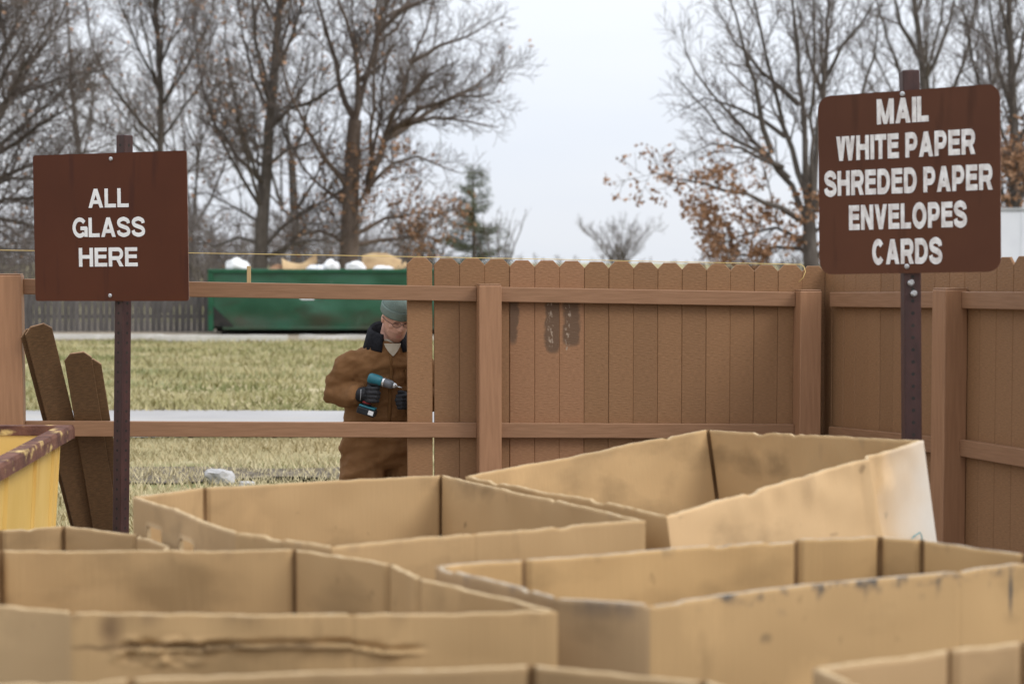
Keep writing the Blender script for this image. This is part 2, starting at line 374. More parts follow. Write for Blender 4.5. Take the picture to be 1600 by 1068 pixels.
def fence_run(root, s0, pitches, top, pick_mats={}, zb=None):
    s = s0
    for i, gap in enumerate(pitches):
        rnd = random.Random(i * 7 + 3)
        me = pk_me
        if i in pick_mats:
            me = pk_me.copy(); me.materials.clear(); me.materials.append(pick_mats[i])
        o = link('picket', me, root)
        o.location = (s + PW / 2, 0.040 + rnd.uniform(0, .0035), top(s) - 1.83 + rnd.uniform(-.003, .003))
        o.rotation_euler = (0, R(rnd.uniform(-.03, .03)), R(rnd.uniform(-.5, .5)))
        s += PITCH + gap
    return s
def post(root, s, yc, h, w=0.127, rot=0.0):
    mb = MB(); a = w / 2
    mb.box(-a, a, -a, a, 0, h - 0.004)
    o = mb.build('post', M['post'], root, bevel=0.006); o.location = (s, yc, 0); o.rotation_euler = (0, 0, rot)
    cp = MB(); cp.box(-a + .004, a - .004, -a + .004, a - .004, h - 0.004, h + .004); cp.build('cap', M['rail'], o, bevel=0.003)
    return o
def rail(root, sa, sb, za, zb, h=0.083, d=0.039):
    mb = MB(); L = sb - sa
    vs = [(sa, y, z) for y in (0.0, d) for z in (za - h, za)] + [(sb, y, z) for y in (0.0, d) for z in (zb - h, zb)]
    mb.add(vs, [(0, 1, 3, 2), (4, 6, 7, 5), (0, 4, 5, 1), (2, 3, 7, 6), (1, 5, 7, 3), (0, 2, 6, 4)])
    return mb.build('rail', M['rail'], root, bevel=0.004)

top_rail = lambda s: 1.645 - 0.0195 * s
low_rail = lambda s: 0.883 - 0.0195 * s
main = thing('privacy_fence', 'brown board fence across the yard, its left bay open with rails only', 'fence', FO, ang_main)
s_posts = [-2.71, -0.135, 1.715]
hw = 0.0635
for sp_ in s_posts: post(main, sp_, -0.0245, top_rail(sp_) + (0.022 if sp_ < -2 else 0.012))
for a, b in ((-5.0, s_posts[0] - hw), (s_posts[0] + hw, s_posts[1] - hw), (s_posts[1] + hw, s_posts[2] - hw)):
    rail(main, a, b, top_rail(a), top_rail(b)); rail(main, a, b, low_rail(a), low_rail(b)); rail(main, a, b, 0.24, 0.21)
post(main, -5.06, -0.0245, top_rail(-5.06) + .02)
pm = {4: stained('picket_stain_edge', [(-.05, 1.35, 1.68, .035, WET, .7, 0)]),
      5: stained('picket_stain_glue', [(.035, 1.30, 1.66, .05, WET, .5, 0), (.018, 1.31, 1.66, .017, GLUE, .5, .5)]),
      6: stained('picket_stain_smear', [(.0, 1.34, 1.66, .055, WET, .6, 0), (-.022, 1.30, 1.66, .016, GLUE, .5, .52)])}
n_p = 16
gaps = [0.009] + [0.0] * 5 + [0, 0, 0, 0, 0, 0, 0, 0, 0, 0, 0, 0]
fence_run(main, -0.585, gaps, lambda s: 1.798 - 0.0195 * s, pm)


# the side run, coming back towards the viewer from the corner
u2 = Vector((0.28, -0.96)).normalized()
ang2 = math.atan2(u2.y, u2.x)
side = thing('privacy_fence', 'brown board fence on the right that runs behind the mail sign', 'fence', (1.800, 9.800, 0), ang2)
tr2 = lambda s: 1.612 + 0.020 * s
lr2 = lambda s: 0.842 + 0.048 * s
sp2 = [1.40, 3.7, 6.0]
for s in sp2: post(side, s, -0.0245, tr2(min(s, 2.6)) + .014)
prev = 0.05
for s in sp2:
    cl = lambda q: min(q, 3.0)
    rail(side, prev, s - hw, tr2(cl(prev)), tr2(cl(s - hw))); rail(side, prev, s - hw, lr2(min(prev, 2.2)), lr2(min(s - hw, 2.2))); rail(side, prev, s - hw, .2, .22)
    prev = s + hw
fence_run(side, -0.14, [0.0] * 42, lambda s: 1.768 + 0.026 * min(s, 2.5))

# loose pickets leaning on the open bay's low rail
def loose(label, bx, by, tx, ty, tz, yaw, double=False):
    b = Vector((bx, by, 0.0)); t = Vector((tx, ty, tz)); d = (t - b); L = d.length; d.normalize()
    mb = picket_mesh(L)
    me = mb.mesh('loose_picket', [M['loose'], M['loose_end']])
    for p in me.polygons:
        if p.center.z > L - 0.04 and abs(p.normal.y) < .5: p.material_index = 1
    o = link('loose_picket', me)
    x = Vector((math.cos(yaw), math.sin(yaw), 0)); x = (x - d * x.dot(d)).normalized(); y = d.cross(x)
    o.matrix_world = Matrix.Translation(b) @ Matrix((x, y, d)).transposed().to_4x4()
    return tag(o, label, 'board', 'loose pickets leaning on the low rail')
loose('taller shade-darkened brown picket leaning on the low rail beside the left post', -2.335, 9.60, -2.502, 8.99, 1.452, R(26))
loose('shade-darkened brown picket leaning flat behind the taller leaning one', -2.36, 9.635, -2.535, 9.025, 1.437, R(26))
loose('shorter shade-darkened brown picket leaning close by the glass sign post', -2.255, 9.60, -2.315, 9.07, 1.302, R(14))
loose('shade-darkened brown picket leaning half hidden behind the shorter leaning one', -2.215, 9.64, -2.272, 9.105, 1.262, R(14))

# mason's line along the picket tops
mb = MB()
pts = []
for i in range(41):
    s = -3.0 + (1.70 + 3.0) * i / 40
    pts.append(FO + Vector((E_X * s - E_Y * 0.048 * -1 * -1, E_Y * s + 0.048, 1.8045 - 0.0195 * s + 0.0009 * (s - 1.7) * (s + .5) * -1)))
e = pts[-1]
pts += [e + Vector((.012, -.02, -.012)), e + Vector((.018, -.04, -.04)), e + Vector((.004, -.045, -.075)), e + Vector((-.02, -.04, -.10))]
mb.tube(pts, 0.0019, 5, cap=True)
mb2 = MB(); mb2.box(-.011, .011, -.009, .009, 0, .172)
stk = mb2.build('wooden_stake', M['new_wood'], bevel=.002); stk.location = FO + Vector((E_X * -1.455 - E_Y * .049, E_Y * -1.455 + E_X * .049, 1.592)); stk.rotation_euler = (0, R(.6), ang_main)
tag(stk, 'short raw wooden stake standing up behind the open top rail', 'stake')
tag(mb.build('string_line', M['string']), 'thin yellow string stretched along the picket tops', 'string')

# ---------------------------------------------------------------- signs
def ribbon(pts, t, closed=False):
    """flat mitred stroke of width t along 2d points"""
    n = len(pts); vs = []
    for i in range(n):
        a = Vector(pts[i - 1]) if (i or closed) else None; p = Vector(pts[i]); b = Vector(pts[(i + 1) % n]) if (i < n - 1 or closed) else None
        d1 = (p - a).normalized() if a is not None else None; d2 = (b - p).normalized() if b is not None else None
        d1 = d1 or d2; d2 = d2 or d1
        n1 = Vector((-d1.y, d1.x)); n2 = Vector((-d2.y, d2.x)); m = (n1 + n2).normalized(); m = m / max(.4, m.dot(n1))
        vs += [p + m * t / 2, p - m * t / 2]
    k = n if closed else n - 1
    return vs, [(2 * i, 2 * i + 1, (2 * i + 3) % (2 * n), (2 * i + 2) % (2 * n)) for i in range(k)]
def spline2(c, n=6):
    out = []
    for i in range(len(c) - 1):
        p0, p1, p2, p3 = (Vector(c[max(0, min(len(c) - 1, q))]) for q in (i - 1, i, i + 1, i + 2))
        for k in range(n):
            t = k / n; out.append(.5 * ((2 * p1) + (p2 - p0) * t + (2 * p0 - 5 * p1 + 4 * p2 - p3) * t * t + (3 * p1 - p0 - 3 * p2 + p3) * t ** 3))
    return out + [Vector(c[-1])]
LW = dict(A=.98, L=.74, G=1.0, S=.88, H=.92, E=.80, R=.94, M=1.12, I=.22, W=1.36, T=.82, P=.86, D=.93, N=.92, V=.92, O=1.03, C=.91)
def letter(ch, st):
    """bold sans capital: list of (points, faces)"""
    w = LW[ch]; h = st * .86; S = []
    def q(*p): S.append(([Vector(x) for x in p], [(0, 1, 2, 3)]))
    def vb(x, y0=0, y1=1): q((x, y0), (x + st, y0), (x + st, y1), (x, y1))
    def hbar(x0, x1, y): q((x0, y - h / 2), (x1, y - h / 2), (x1, y + h / 2), (x0, y + h / 2))
    def arc(cx, cy, rx, ry, a0, a1, n=22): return [(cx + rx * math.cos(R(a0 + (a1 - a0) * k / n)), cy + ry * math.sin(R(a0 + (a1 - a0) * k / n))) for k in range(n + 1)]
    s = st
    if ch in 'AV':
        f = (lambda y: y) if ch == 'A' else (lambda y: 1 - y)
        q((0, f(0)), (s * 1.05, f(0)), (w / 2 + s * .55, f(1)), (w / 2 - s * .55, f(1))); q((w, f(0)), (w - s * 1.05, f(0)), (w / 2 - s * .55, f(1)), (w / 2 + s * .55, f(1)))
        if ch == 'A': hbar(.21 * w, .79 * w, .30)
    elif ch == 'W':
        for x in (0, w / 2 - s * .05):
            ww = w / 2 + s * .05
            q((x, 1), (x + s, 1), (x + ww / 2 + s * .5, 0), (x + ww / 2 - s * .5, 0)); q((x + ww, 1), (x + ww - s, 1), (x + ww / 2 - s * .5, 0), (x + ww / 2 + s * .5, 0))
    elif ch == 'M':
        vb(0); vb(w - s); q((0, 1), (s * 1.15, 1), (w / 2 + s * .42, 0), (w / 2 - s * .42, 0)); q((w, 1), (w - s * 1.15, 1), (w / 2 - s * .42, 0), (w / 2 + s * .42, 0))
    elif ch == 'N': vb(0); vb(w - s); q((0, 1), (s * 1.1, 1), (w, 0), (w - s * 1.1, 0))
    elif ch == 'I': vb(0)
    elif ch == 'L': vb(0); hbar(0, w, h / 2)
    elif ch == 'H': vb(0); vb(w - s); hbar(0, w, .52)
    elif ch == 'T': vb(w / 2 - s / 2); hbar(0, w, 1 - h / 2)
    elif ch == 'E': vb(0); hbar(0, w, h / 2); hbar(0, w * .94, .525); hbar(0, w * .98, 1 - h / 2)
    elif ch in 'PR':
        lo = .40 if ch == 'P' else .44
        vb(0); r = (1 - h / 2 - lo) / 2; cy = lo + r
        S.append(ribbon([(s * .5, 1 - h / 2)] + arc(w - s * .5 - r * .95, cy, r * .95, r, 90, -90, 12) + [(s * .5, lo)], h * 1.05))
        if ch == 'R': q((w * .46, lo), (w * .46 + s * 1.0, lo), (w, 0), (w - s * 1.12, 0))
    elif ch == 'D':
        vb(0); r = .5 - h / 2
        S.append(ribbon([(s * .5, 1 - h / 2)] + arc(w - s * .5 - r * .95, .5, r * .95, r, 90, -90, 18) + [(s * .5, h / 2)], h * 1.08))
    elif ch == 'O': S.append(ribbon(arc(w / 2, .5, w / 2 - s / 2, .5 - h / 2 + .015, 0, 360 - 12, 29), s * .97, True))
    elif ch == 'C': S.append(ribbon(arc(w / 2, .5, w / 2 - s / 2, .5 - h / 2 + .015, 38, 322, 26), s * .95))
    elif ch == 'G':
        S.append(ribbon(arc(w / 2, .5, w / 2 - s / 2, .5 - h / 2 + .015, 38, 318, 26), s * .95)); hbar(w * .54, w, .46); vb(w - s * .85, .02, .5)
    elif ch == 'S':
        S.append(ribbon(spline2([(w - .12, .68), (w - .17, .82), (w / 2, .912), (.17, .835), (.115, .71), (.21, .585), (w / 2, .51), (w - .2, .425), (w - .105, .285), (w - .17, .155), (w / 2, .088), (.16, .17), (.09, .32)]), s * .92))
    return S, w
def text_mesh(body, width, height, st):
    mb = MB(); x = 0.0; n = 0; gap = .10
    for ch in body:
        if ch == ' ': x += .36; continue
        S, w = letter(ch, st)
        for vs, fs in S:
            n += 1
            mb.add([(v[0] + x, -.0006 - .00012 * (n % 5), v[1]) for v in vs], fs)
        x += w + gap
    W = x - gap; sx, sy = width / W, height
    mb.v = [((a - W / 2) * sx, b, (c - .5) * sy) for a, b, c in mb.v]
    me = mb.mesh('lettering', [], fix=False)
    me.update()
    for p in me.polygons:
        if p.normal.y > 0: p.flip()
    return me
def rounded(w, h, r, n=6):
    p = []
    for cx, cz, a0 in ((w / 2 - r, h / 2 - r, 0), (-w / 2 + r, h / 2 - r, 90), (-w / 2 + r, -h / 2 + r, 180), (w / 2 - r, -h / 2 + r, 270)):
        for k in range(n + 1):
            a = R(a0 + 90 * k / n); p.append((cx + r * math.cos(a), cz + r * math.sin(a)))
    return p
def sign(label, base, yaw, w, h, zc, r, panel_mat, roll, lean, ptop, pw, lines, letter_mat, dx, bold, pyaw):
    root = thing('sign', label, 'sign', (base[0], base[1], 0), yaw)
    mb = MB(); a = pw / 2
    mb.box(-a, a, -a, a, 0, ptop)
    p = mb.build('post', M['signpost'], root, bevel=0.006); p.rotation_mode = 'ZYX'; p.location = (0, pw * .74 + .006, 0); p.rotation_euler = (0, lean, pyaw)
    hm = MB()
    for k in range(int((ptop - .1) / 0.0508)):
        z = 0.1 + k * 0.0508
        for ax in (0, 1):
            vs = []
            for q in range(8):
                c, s = math.cos(q * math.pi / 4) * .0075, math.sin(q * math.pi / 4) * .0075
                vs.append((c, -a - .0006, z + s) if ax == 0 else (a + .0006, c, z + s))
            hm.add(vs, [tuple(range(8))])
    tag(hm.build('punched_holes', M['dark_steel'], p, fix=False), kind='stuff')
    mb = MB(); mb.prism(rounded(w, h, r), -0.0015, 0.0015)
    me = mb.mesh('panel', [panel_mat, M['sign_edge']])
    for f in me.polygons:
        if abs(f.normal.y) < .5: f.material_index = 1
    pn = link('panel', me, root); pn.location = (dx, 0, zc); pn.rotation_euler = (0, roll, 0)
    for body, u, v, wf, hf in lines:
        tme = text_mesh(body, wf * w, hf * h, bold); tme.materials.append(letter_mat)
        t = link('lettering', tme, pn); t.location = ((u - .5) * w, -0.0022, (.5 - v) * h)
    for bz in (h / 2 - .03, -h / 2 + .028):
        b = MB(); b.loft([((0, -.0016, 0), (.0105, 0, 0), (0, 0, .0105)), ((0, -.006, 0), (.0105, 0, 0), (0, 0, .0105)), ((0, -.009, 0), (.006, 0, 0), (0, 0, .006))], 10, smooth=False)
        o = b.build('bolt', M['steel'], pn); o.location = ((.0155 if r < .03 else -.016) if bz > 0 else -.003, 0, bz + (.016 if r > .03 and bz > 0 else 0))
    for bz in (zc - h / 2 - .04, zc - h / 2 - .085):
        if lines[0][0] == 'MAIL':
            b = MB(); b.loft([((0, 0, 0), (.014, 0, 0), (0, 0, .014)), ((0, -.006, 0), (.014, 0, 0), (0, 0, .014)), ((0, -.014, 0), (.008, 0, 0), (0, 0, .008))], 10, smooth=False)
            o = b.build('bolt', M['steel'], p); o.location = (0.004 if bz < zc - h / 2 - .06 else -.008, -a - .0005, bz)
    return root
sign('brown square-cornered sign reading all glass here on a dark post', (-2.066, 8.80), R(-19.2), 0.912, 0.759, 1.965, 0.014, M['sign'], R(-.45), R(1.35), 2.44, 0.062,
     [('ALL', .496, .303, .262, .128), ('GLASS', .493, .500, .472, .132), ('HERE', .487, .702, .383, .128)], M['white'], -0.004, .225, R(-14))
sign('faded brown round-cornered sign reading mail, white paper, shreded paper, envelopes, cards', (1.668, 7.10), R(-31), 0.773, 0.757, 2.119, 0.055, M['sign_b'], R(-1.1), R(-1.0), 2.585, 0.072,
     [('MAIL', .478, .108, .285, .138), ('WHITE PAPER', .487, .299, .765, .136), ('SHREDED PAPER', .497, .492, .925, .138), ('ENVELOPES', .497, .686, .648, .138), ('CARDS', .495, .880, .385, .138)],
     M['white_worn'], -.030, .275, R(31))

# ---------------------------------------------------------------- cardboard boxes
def card_mat(name, tint=1.0, grey=0.0, extra=None):
    a = tuple(c * tint * (1 - grey) + grey * .34 for c in CARD); b = tuple(c * tint * 1.13 * (1 - grey) + grey * .38 for c in CARD)
    m = material(name, a, b, 0.78, 1.6, 6, (1, 1, 1), 0.16, 1.0, (130, 130, 1.5), 0.18,
                 stain=[(tuple(c * .76 for c in a), 2.4, 0.55, (1, 1, 1.6)), (tuple(c * 1.25 for c in a), 3.8, 0.60, (1, 1, .7)), (tuple(c * .72 for c in a), 7, 0.66, (1, 1, .35)), (tuple(c * .5 for c in a), 16, 0.69, (1, 1, .8))])
    for col, fn in (extra or []): add_mask_colour(m, col, fn)
    return m
M['card_rim'] = material('cardboard_edge', (0.42, 0.305, 0.17), (0.52, 0.39, 0.235), 0.85, 30, 5, (1, 1, 1), 0.6, 140, spec=.1,
                         stain=[((0.27, 0.19, 0.12), 22, 0.60, (1, 1, 1)), ((0.56, 0.46, 0.32), 9, 0.62, (1, 1, 1))])
M['card_fold'] = material('cardboard_fold_shade', (0.15, 0.088, 0.042), (0.24, 0.15, 0.075), 0.85, 14, 5, (1, 1, .5), spec=.1)  # shade inside the creases, painted as a dark band along each inner fold
M['card_rim_grey'] = material('cardboard_edge_dirty', (0.33, 0.27, 0.20), (0.50, 0.42, 0.32), 0.85, 24, 5, (1, 1, 1), 0.6, 140, spec=.1,
                         stain=[((0.12, 0.105, 0.095), 12, 0.56, (1, 1, 1))])
def near_top(z0, z1, sc, thr, gain=7.0, stretch=(1, 1, .35)):
    def fn(t, co):
        sp = t.nodes.new('ShaderNodeSeparateXYZ'); t.links.new(co, sp.inputs[0])
        h = mth(t, 'DIVIDE', mth(t, 'SUBTRACT', sp.outputs['Z'], z0), z1 - z0, clamp=True)
        n = mth(t, 'SUBTRACT', noise_fac(t, co, sc, stretch), thr)
        return mth(t, 'MULTIPLY', mth(t, 'MULTIPLY', n, gain), h, clamp=True)
    return fn
def blob(cx, cy, cz, rx, ry, rz, soft=0.5, wob=.5, sc=9):
    def fn(t, co):
        mpn = t.nodes.new('ShaderNodeMapping'); mpn.vector_type = 'POINT'
        mpn.inputs['Location'].default_value = (-cx / rx, -cy / ry, -cz / rz); mpn.inputs['Scale'].default_value = (1 / rx, 1 / ry, 1 / rz)
        t.links.new(co, mpn.inputs['Vector'])
        ln = t.nodes.new('ShaderNodeVectorMath'); ln.operation = 'LENGTH'; t.links.new(mpn.outputs[0], ln.inputs[0])
        d = mth(t, 'ADD', ln.outputs['Value'], mth(t, 'MULTIPLY', mth(t, 'SUBTRACT', noise_fac(t, co, sc), .5), wob * 2))
        return mth(t, 'DIVIDE', mth(t, 'SUBTRACT', 1.0, d), soft, clamp=True)
    return fn
ROWS = [0, .25, .5, .65, .72, .77, .81, .845, .875, .90, .92, .94, .955, .97, .98, .99, 1.0]
def cardboard_box(label, rim, mats, seed, lean=(0, 0, 0), thick=.014, bow=.012, extra=None, handles=None, rim_mat=None, ragged=.0048, fine=None, colw=.022):
    rim = [Vector(p) for p in rim]
    n = len(rim)
    if sum(rim[i].x * rim[(i + 1) % n].y - rim[(i + 1) % n].x * rim[i].y for i in range(n)) < 0: rim.reverse()
    cx = sum(p.x for p in rim) / n; cy = sum(p.y for p in rim) / n
    root = thing('cardboard_box', label, 'box', (cx, cy, 0), 0, 'open cardboard bulk boxes')
    O = Vector((cx, cy, 0)); lean = Vector(lean)
    rim = [p - O for p in rim]
    bot = []
    for p in rim: bot.append(Vector((p.x - lean.x * p.z, p.y - lean.y * p.z, 0.003)))
    pn = []
    for i in range(n):
        d = rim[(i + 1) % n] - rim[i]; pn.append(Vector((d.y, -d.x, 0)).normalized())
    cn_ = []
    for i in range(n):
        s = pn[i - 1] + pn[i]; s = s.normalized() / max(.5, s.normalized().dot(pn[i])); cn_.append(s)
    rows = fine or ROWS
    for i in range(n):
        a, b = rim[i], rim[(i + 1) % n]; a0, b0 = bot[i], bot[(i + 1) % n]
        L = (b - a).length
        k = max(2, int(L / colw))
        ts = sorted(set([0, .007 / L, .015 / L] + [j / k for j in range(1, k) if .022 / L < j / k < 1 - .022 / L] + [1 - .015 / L, 1 - .007 / L, 1]))
        nt_, nr = len(ts), len(rows)
        out, inn = [], []
        amp = bow * min(1, L / .8)
        for r in rows:
            for t in ts:
                top = a.lerp(b, t); base = a0.lerp(b0, t)
                e = min(t, 1 - t) * L
                w3 = top + O
                rg = (noise.noise((w3.x * 3.2, w3.y * 3.2, seed * 3.7)) * ragged * .9 + noise.noise((w3.x * 23, w3.y * 23, seed)) * ragged * .55) * min(1, e / .02 + .35)
                if noise.noise((w3.x * 9, w3.y * 9, seed + 50)) > .42: rg -= ragged * 1.3
                p = base.lerp(top + Vector((0, 0, rg * r ** 6)), r)
                nn = pn[i]
                if t == 0: nn = cn_[i]
                elif t == 1: nn = cn_[(i + 1) % n]
                env = min(1, e / .12)
                disp = amp * math.sin(math.pi * t) * math.cos(2.1 * i + seed) * r + env * (noise.noise((w3.x * 2.2, w3.y * 2.2, p.z * 2.5 + seed)) * .016 + noise.noise((w3.x * 8, w3.y * 8, p.z * 9 + seed)) * .0035) * (.3 + .7 * r)
                if r > .9: disp += env * noise.noise((w3.x * 7, w3.y * 7, seed + 9)) * .012 * (r - .9) / .1
                p = p + pn[i] * disp
                th_o = thick / 2 - (.002 if e < .004 else 0); th_i = thick / 2 if e > .012 else -.005
                if extra and i in extra: p = p + nn * extra[i](t * L, p.z) * min(1, e / .09 + (0 if colw > .01 else (1 if (i == 0 and t > .5) or (i == 1 and t < .5) else 0)))
                out.append(p + nn * th_o); inn.append(p - nn * th_i)
        mb = MB()
        q = lambda j, c: j * nt_ + c
        hset = set()
        if handles and i in handles:
            for s0, s1, z0, z1 in handles[i]:
                for j in range(nr - 1):
                    for c in range(nt_ - 1):
                        if s0 < (ts[c] + ts[c + 1]) / 2 * L < s1 and z0 < (rows[j] + rows[j + 1]) / 2 * a.z < z1: hset.add((j, c))
        fo = [(q(j, c), q(j, c + 1), q(j + 1, c + 1), q(j + 1, c)) for j in range(nr - 1) for c in range(nt_ - 1) if (j, c) not in hset]
        N = nt_ * nr
        fi = [(f[3] + N, f[2] + N, f[1] + N, f[0] + N) for f in fo]
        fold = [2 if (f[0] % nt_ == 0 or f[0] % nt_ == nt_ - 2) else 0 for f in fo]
        ft = [(q(nr - 1, c), q(nr - 1, c + 1), q(nr - 1, c + 1) + N, q(nr - 1, c) + N) for c in range(nt_ - 1)]
        mb.add(out + inn, fo + fi, 0, True)
        nf = len(fo)
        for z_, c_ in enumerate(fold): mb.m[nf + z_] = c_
        for f in ft: mb.f.append(f); mb.m.append(1); mb.sm.append(False)
        for (j, c) in hset:
            for dj, dc, e1, e2 in ((0, -1, (j, c), (j + 1, c)), (0, 1, (j, c + 1), (j + 1, c + 1)), (-1, 0, (j, c), (j, c + 1)), (1, 0, (j + 1, c), (j + 1, c + 1))):
                if (j + dj, c + dc) in hset: continue
                mb.f.append((q(*e1), q(*e2), q(*e2) + N, q(*e1) + N)); mb.m.append(1); mb.sm.append(False)
        mt = mats[i] if isinstance(mats, dict) and i in mats else (mats['all'] if isinstance(mats, dict) else mats)
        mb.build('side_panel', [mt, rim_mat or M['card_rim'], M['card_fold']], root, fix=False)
    fl = MB(); fl.add([(p.x, p.y, .012) for p in bot], [tuple(range(n))]); fl.add([(p.x, p.y, .002) for p in bot], [tuple(range(n - 1, -1, -1))])
    fl.build('bottom_panel', mats['all'] if isinstance(mats, dict) else mats, root, fix=False)
    return root
def Z(pts, z): return [(x, y, z) for x, y in pts]

# near-left box with the torn front
A_pts = [(-0.989, 3.802), (-0.358, 3.788), (0.094, 3.823), (-0.232, 4.229), (-0.318, 4.427), (-0.596, 4.645), (-1.397, 4.630), (-1.62, 4.30), (-1.42, 4.02)]
def tear(s, z, L0=0.0):
    s = s + L0
    line = .926 + .010 * noise.noise((s * 9, 0, 1)) + .012 * noise.noise((s * 3, 4, 1)) - .012 * (s - .5)
    d = 0.0
    if .10 < s < .80:
        e = min(1, (s - .10) / .05, (.80 - s) / .06)
        k = z - line
        e *= .45 + .9 * abs(noise.noise((s * 14, 2, 8)))
        if -.012 < k < 0: d += e * .026 * (1 + k / .012)
        elif 0 <= k < .016: d -= e * .030 * (1 - k / .016)
        d += e * .012 * noise.noise((s * 30, z * 45, 2)) * max(0, 1 - abs(k) / .03)
    cr_ = max(0, 1 - ((s - .20) / .13) ** 2 - ((z - .915) / .045) ** 2)
    d += cr_ * (.022 * noise.noise((s * 26, z * 40, 3)) + .012 * noise.noise((s * 60, z * 70, 5)))
    return d
def tear_line(t, co):
    sp = t.nodes.new('ShaderNodeSeparateXYZ'); t.links.new(co, sp.inputs[0])
    wob = mth(t, 'MULTIPLY', mth(t, 'SUBTRACT', noise_fac(t, co, 11), .5), .035)
    d = mth(t, 'ABSOLUTE', mth(t, 'ADD', mth(t, 'SUBTRACT', sp.outputs['Z'], .926), wob))
    a = mth(t, 'DIVIDE', mth(t, 'SUBTRACT', .0075, d), .006, clamp=True)
    e = mth(t, 'DIVIDE', mth(t, 'SUBTRACT', .34, mth(t, 'ABSOLUTE', mth(t, 'ADD', sp.outputs['X'], -.06))), .1, clamp=True)
    g = mth(t, 'LESS_THAN', sp.outputs['Y'], -.28)
    return mth(t, 'MULTIPLY', mth(t, 'MULTIPLY', mth(t, 'MULTIPLY', a, e), g), .75)
fineA = [0, .3, .6, .75] + [.80 + .005 * k for k in range(41)]
mA = card_mat('cardboard_a', 0.98, 0.04, [((0.20, 0.125, 0.065), blob(-.14, -.36, .965, .040, .12, .06, .8, .45, 14)), ((0.13, 0.08, 0.04), tear_line), ((.23, .15, .08), near_top(.965, 1.0, 11, .56, 5))])
mA2 = card_mat('cardboard_a_grey', 0.95, 0.10)
cardboard_box('cardboard box with a torn front nearest the yellow bin corner of the picture', Z(A_pts, 1.0), {'all': mA, 8: mA2}, 1, extra={0: lambda s, z: tear(s, z), 1: lambda s, z: tear(s, z, .631)}, bow=.006, fine=fineA, colw=.009)
# middle box with hand holes
B_pts = [(-1.271, 5.716), (-0.802, 4.943), (-0.498, 4.708), (-0.112, 4.931), (0.401, 5.189), (-0.26, 6.285), (-1.072, 5.928)]
mB = card_mat('cardboard_b', 0.97, 0.06, [((.20, .14, .09), near_top(.97, 1.0, 10, .58, 4))])
mB2 = card_mat('cardboard_b_shaded', 0.92, 0.10)  # darker copy for the left panel: its shaded side is in the colour
fineB = [0, .3, .6, .7, .74, .77, .80, .83, .855, .88, .90, .92, .94, .955, .97, .98, .99, 1.0]
cardboard_box('cardboard box with two hand holes in front of the workman', Z(B_pts, 1.0), {'all': mB, 0: mB2}, 2, bow=.008, handles={0: [(.13, .265, .855, .925), (.44, .565, .855, .925)]}, fine=fineB)
# tilted pale box under the mail sign
C_pts = [(-0.164, 6.229, 1.0), (0.395, 5.435, 1.0), (0.482, 5.282, 1.0), (1.464, 6.079, 1.15), (0.785, 6.81, 1.118)]
mC = card_mat('cardboard_c', 1.02, 0.05, [((.25, .18, .11), near_top(1.0, 1.12, 12, .60, 4))])
mC2 = card_mat('cardboard_c_lit_bleached', 1.34, 0.16, [((.62, .585, .53), blob(.90, .14, .85, .24, .4, .95, 1.0, .35, 5)), ((.17, .11, .06), blob(.61, .0, 1.075, .02, .2, .028, .6, .5, 30)), ((.20, .13, .08), blob(.49, -.1, .87, .03, .2, .012, .6, .5, 30)), ((.36, .24, .13), near_top(.93, 1.09, 9, .58, 4, (1, 1, .3)))])  # faded patch at the corner; sunlit side of the box painted as lighter tint
cbox = cardboard_box('pale tilted cardboard box below the mail sign', C_pts, {'all': mC, 2: mC2}, 3, lean=(-.135, .03, 0), bow=.012, ragged=.006, extra={2: lambda s, z: .024 * math.exp(-((s - .93 - .12 * (1.1 - z)) / .020) ** 2) - .014 * math.exp(-((s - .985 - .12 * (1.1 - z)) / .02) ** 2) + .010 * math.exp(-((s - .30) / .015) ** 2) + .010 * math.exp(-((s - .42) / .02) ** 2) + max(0, z - .86) * .06 * noise.noise((s * 16, z * 9, 2)) + .007 * noise.noise((s * 7, z * 7, 9))})
# near-right box
D_pts = [(-0.191, 4.39), (0.103, 3.993), (0.32, 3.932), (1.141, 4.330), (1.34, 4.436), (1.46, 4.50), (1.381, 4.573), (1.164, 4.817), (1.058, 4.873), (0.811, 4.828), (0.034, 4.494)]
scuff = [((.07, .066, .064), near_top(.968, .992, 14, .54, 7, (1, 1, 1.2))), ((.09, .08, .07), near_top(.93, .99, 26, .60, 7, (1, 1, .6))), ((.10, .085, .07), blob(.515, -.05, .93, .009, .2, .07, .7, .35, 40))]
mD = card_mat('cardboard_d', 1.03, 0.0, [((.11, .085, .06), near_top(.97, 1.0, 9, .58, 6))])
mD2 = card_mat('cardboard_d_scuffed', 0.98, 0.03, scuff + [((.2, .14, .08), blob(-.17, -.3, .885, .025, .2, .018, .6, .5, 30))])
mD3 = card_mat('cardboard_d_shaded', 0.88, 0.12, [((.12, .10, .09), near_top(.95, .99, 8, .56, 6))])  # left panels: shade put into a darker tint, plus dirt near the rim
cardboard_box('long cardboard box with dark scuffs on its front rim at right', Z(D_pts, 1.0), {'all': mD, 0: mD3, 1: mD3, 2: mD2, 3: mD2, 4: mD2}, 4, bow=.010, rim_mat=M['card_rim_grey'])
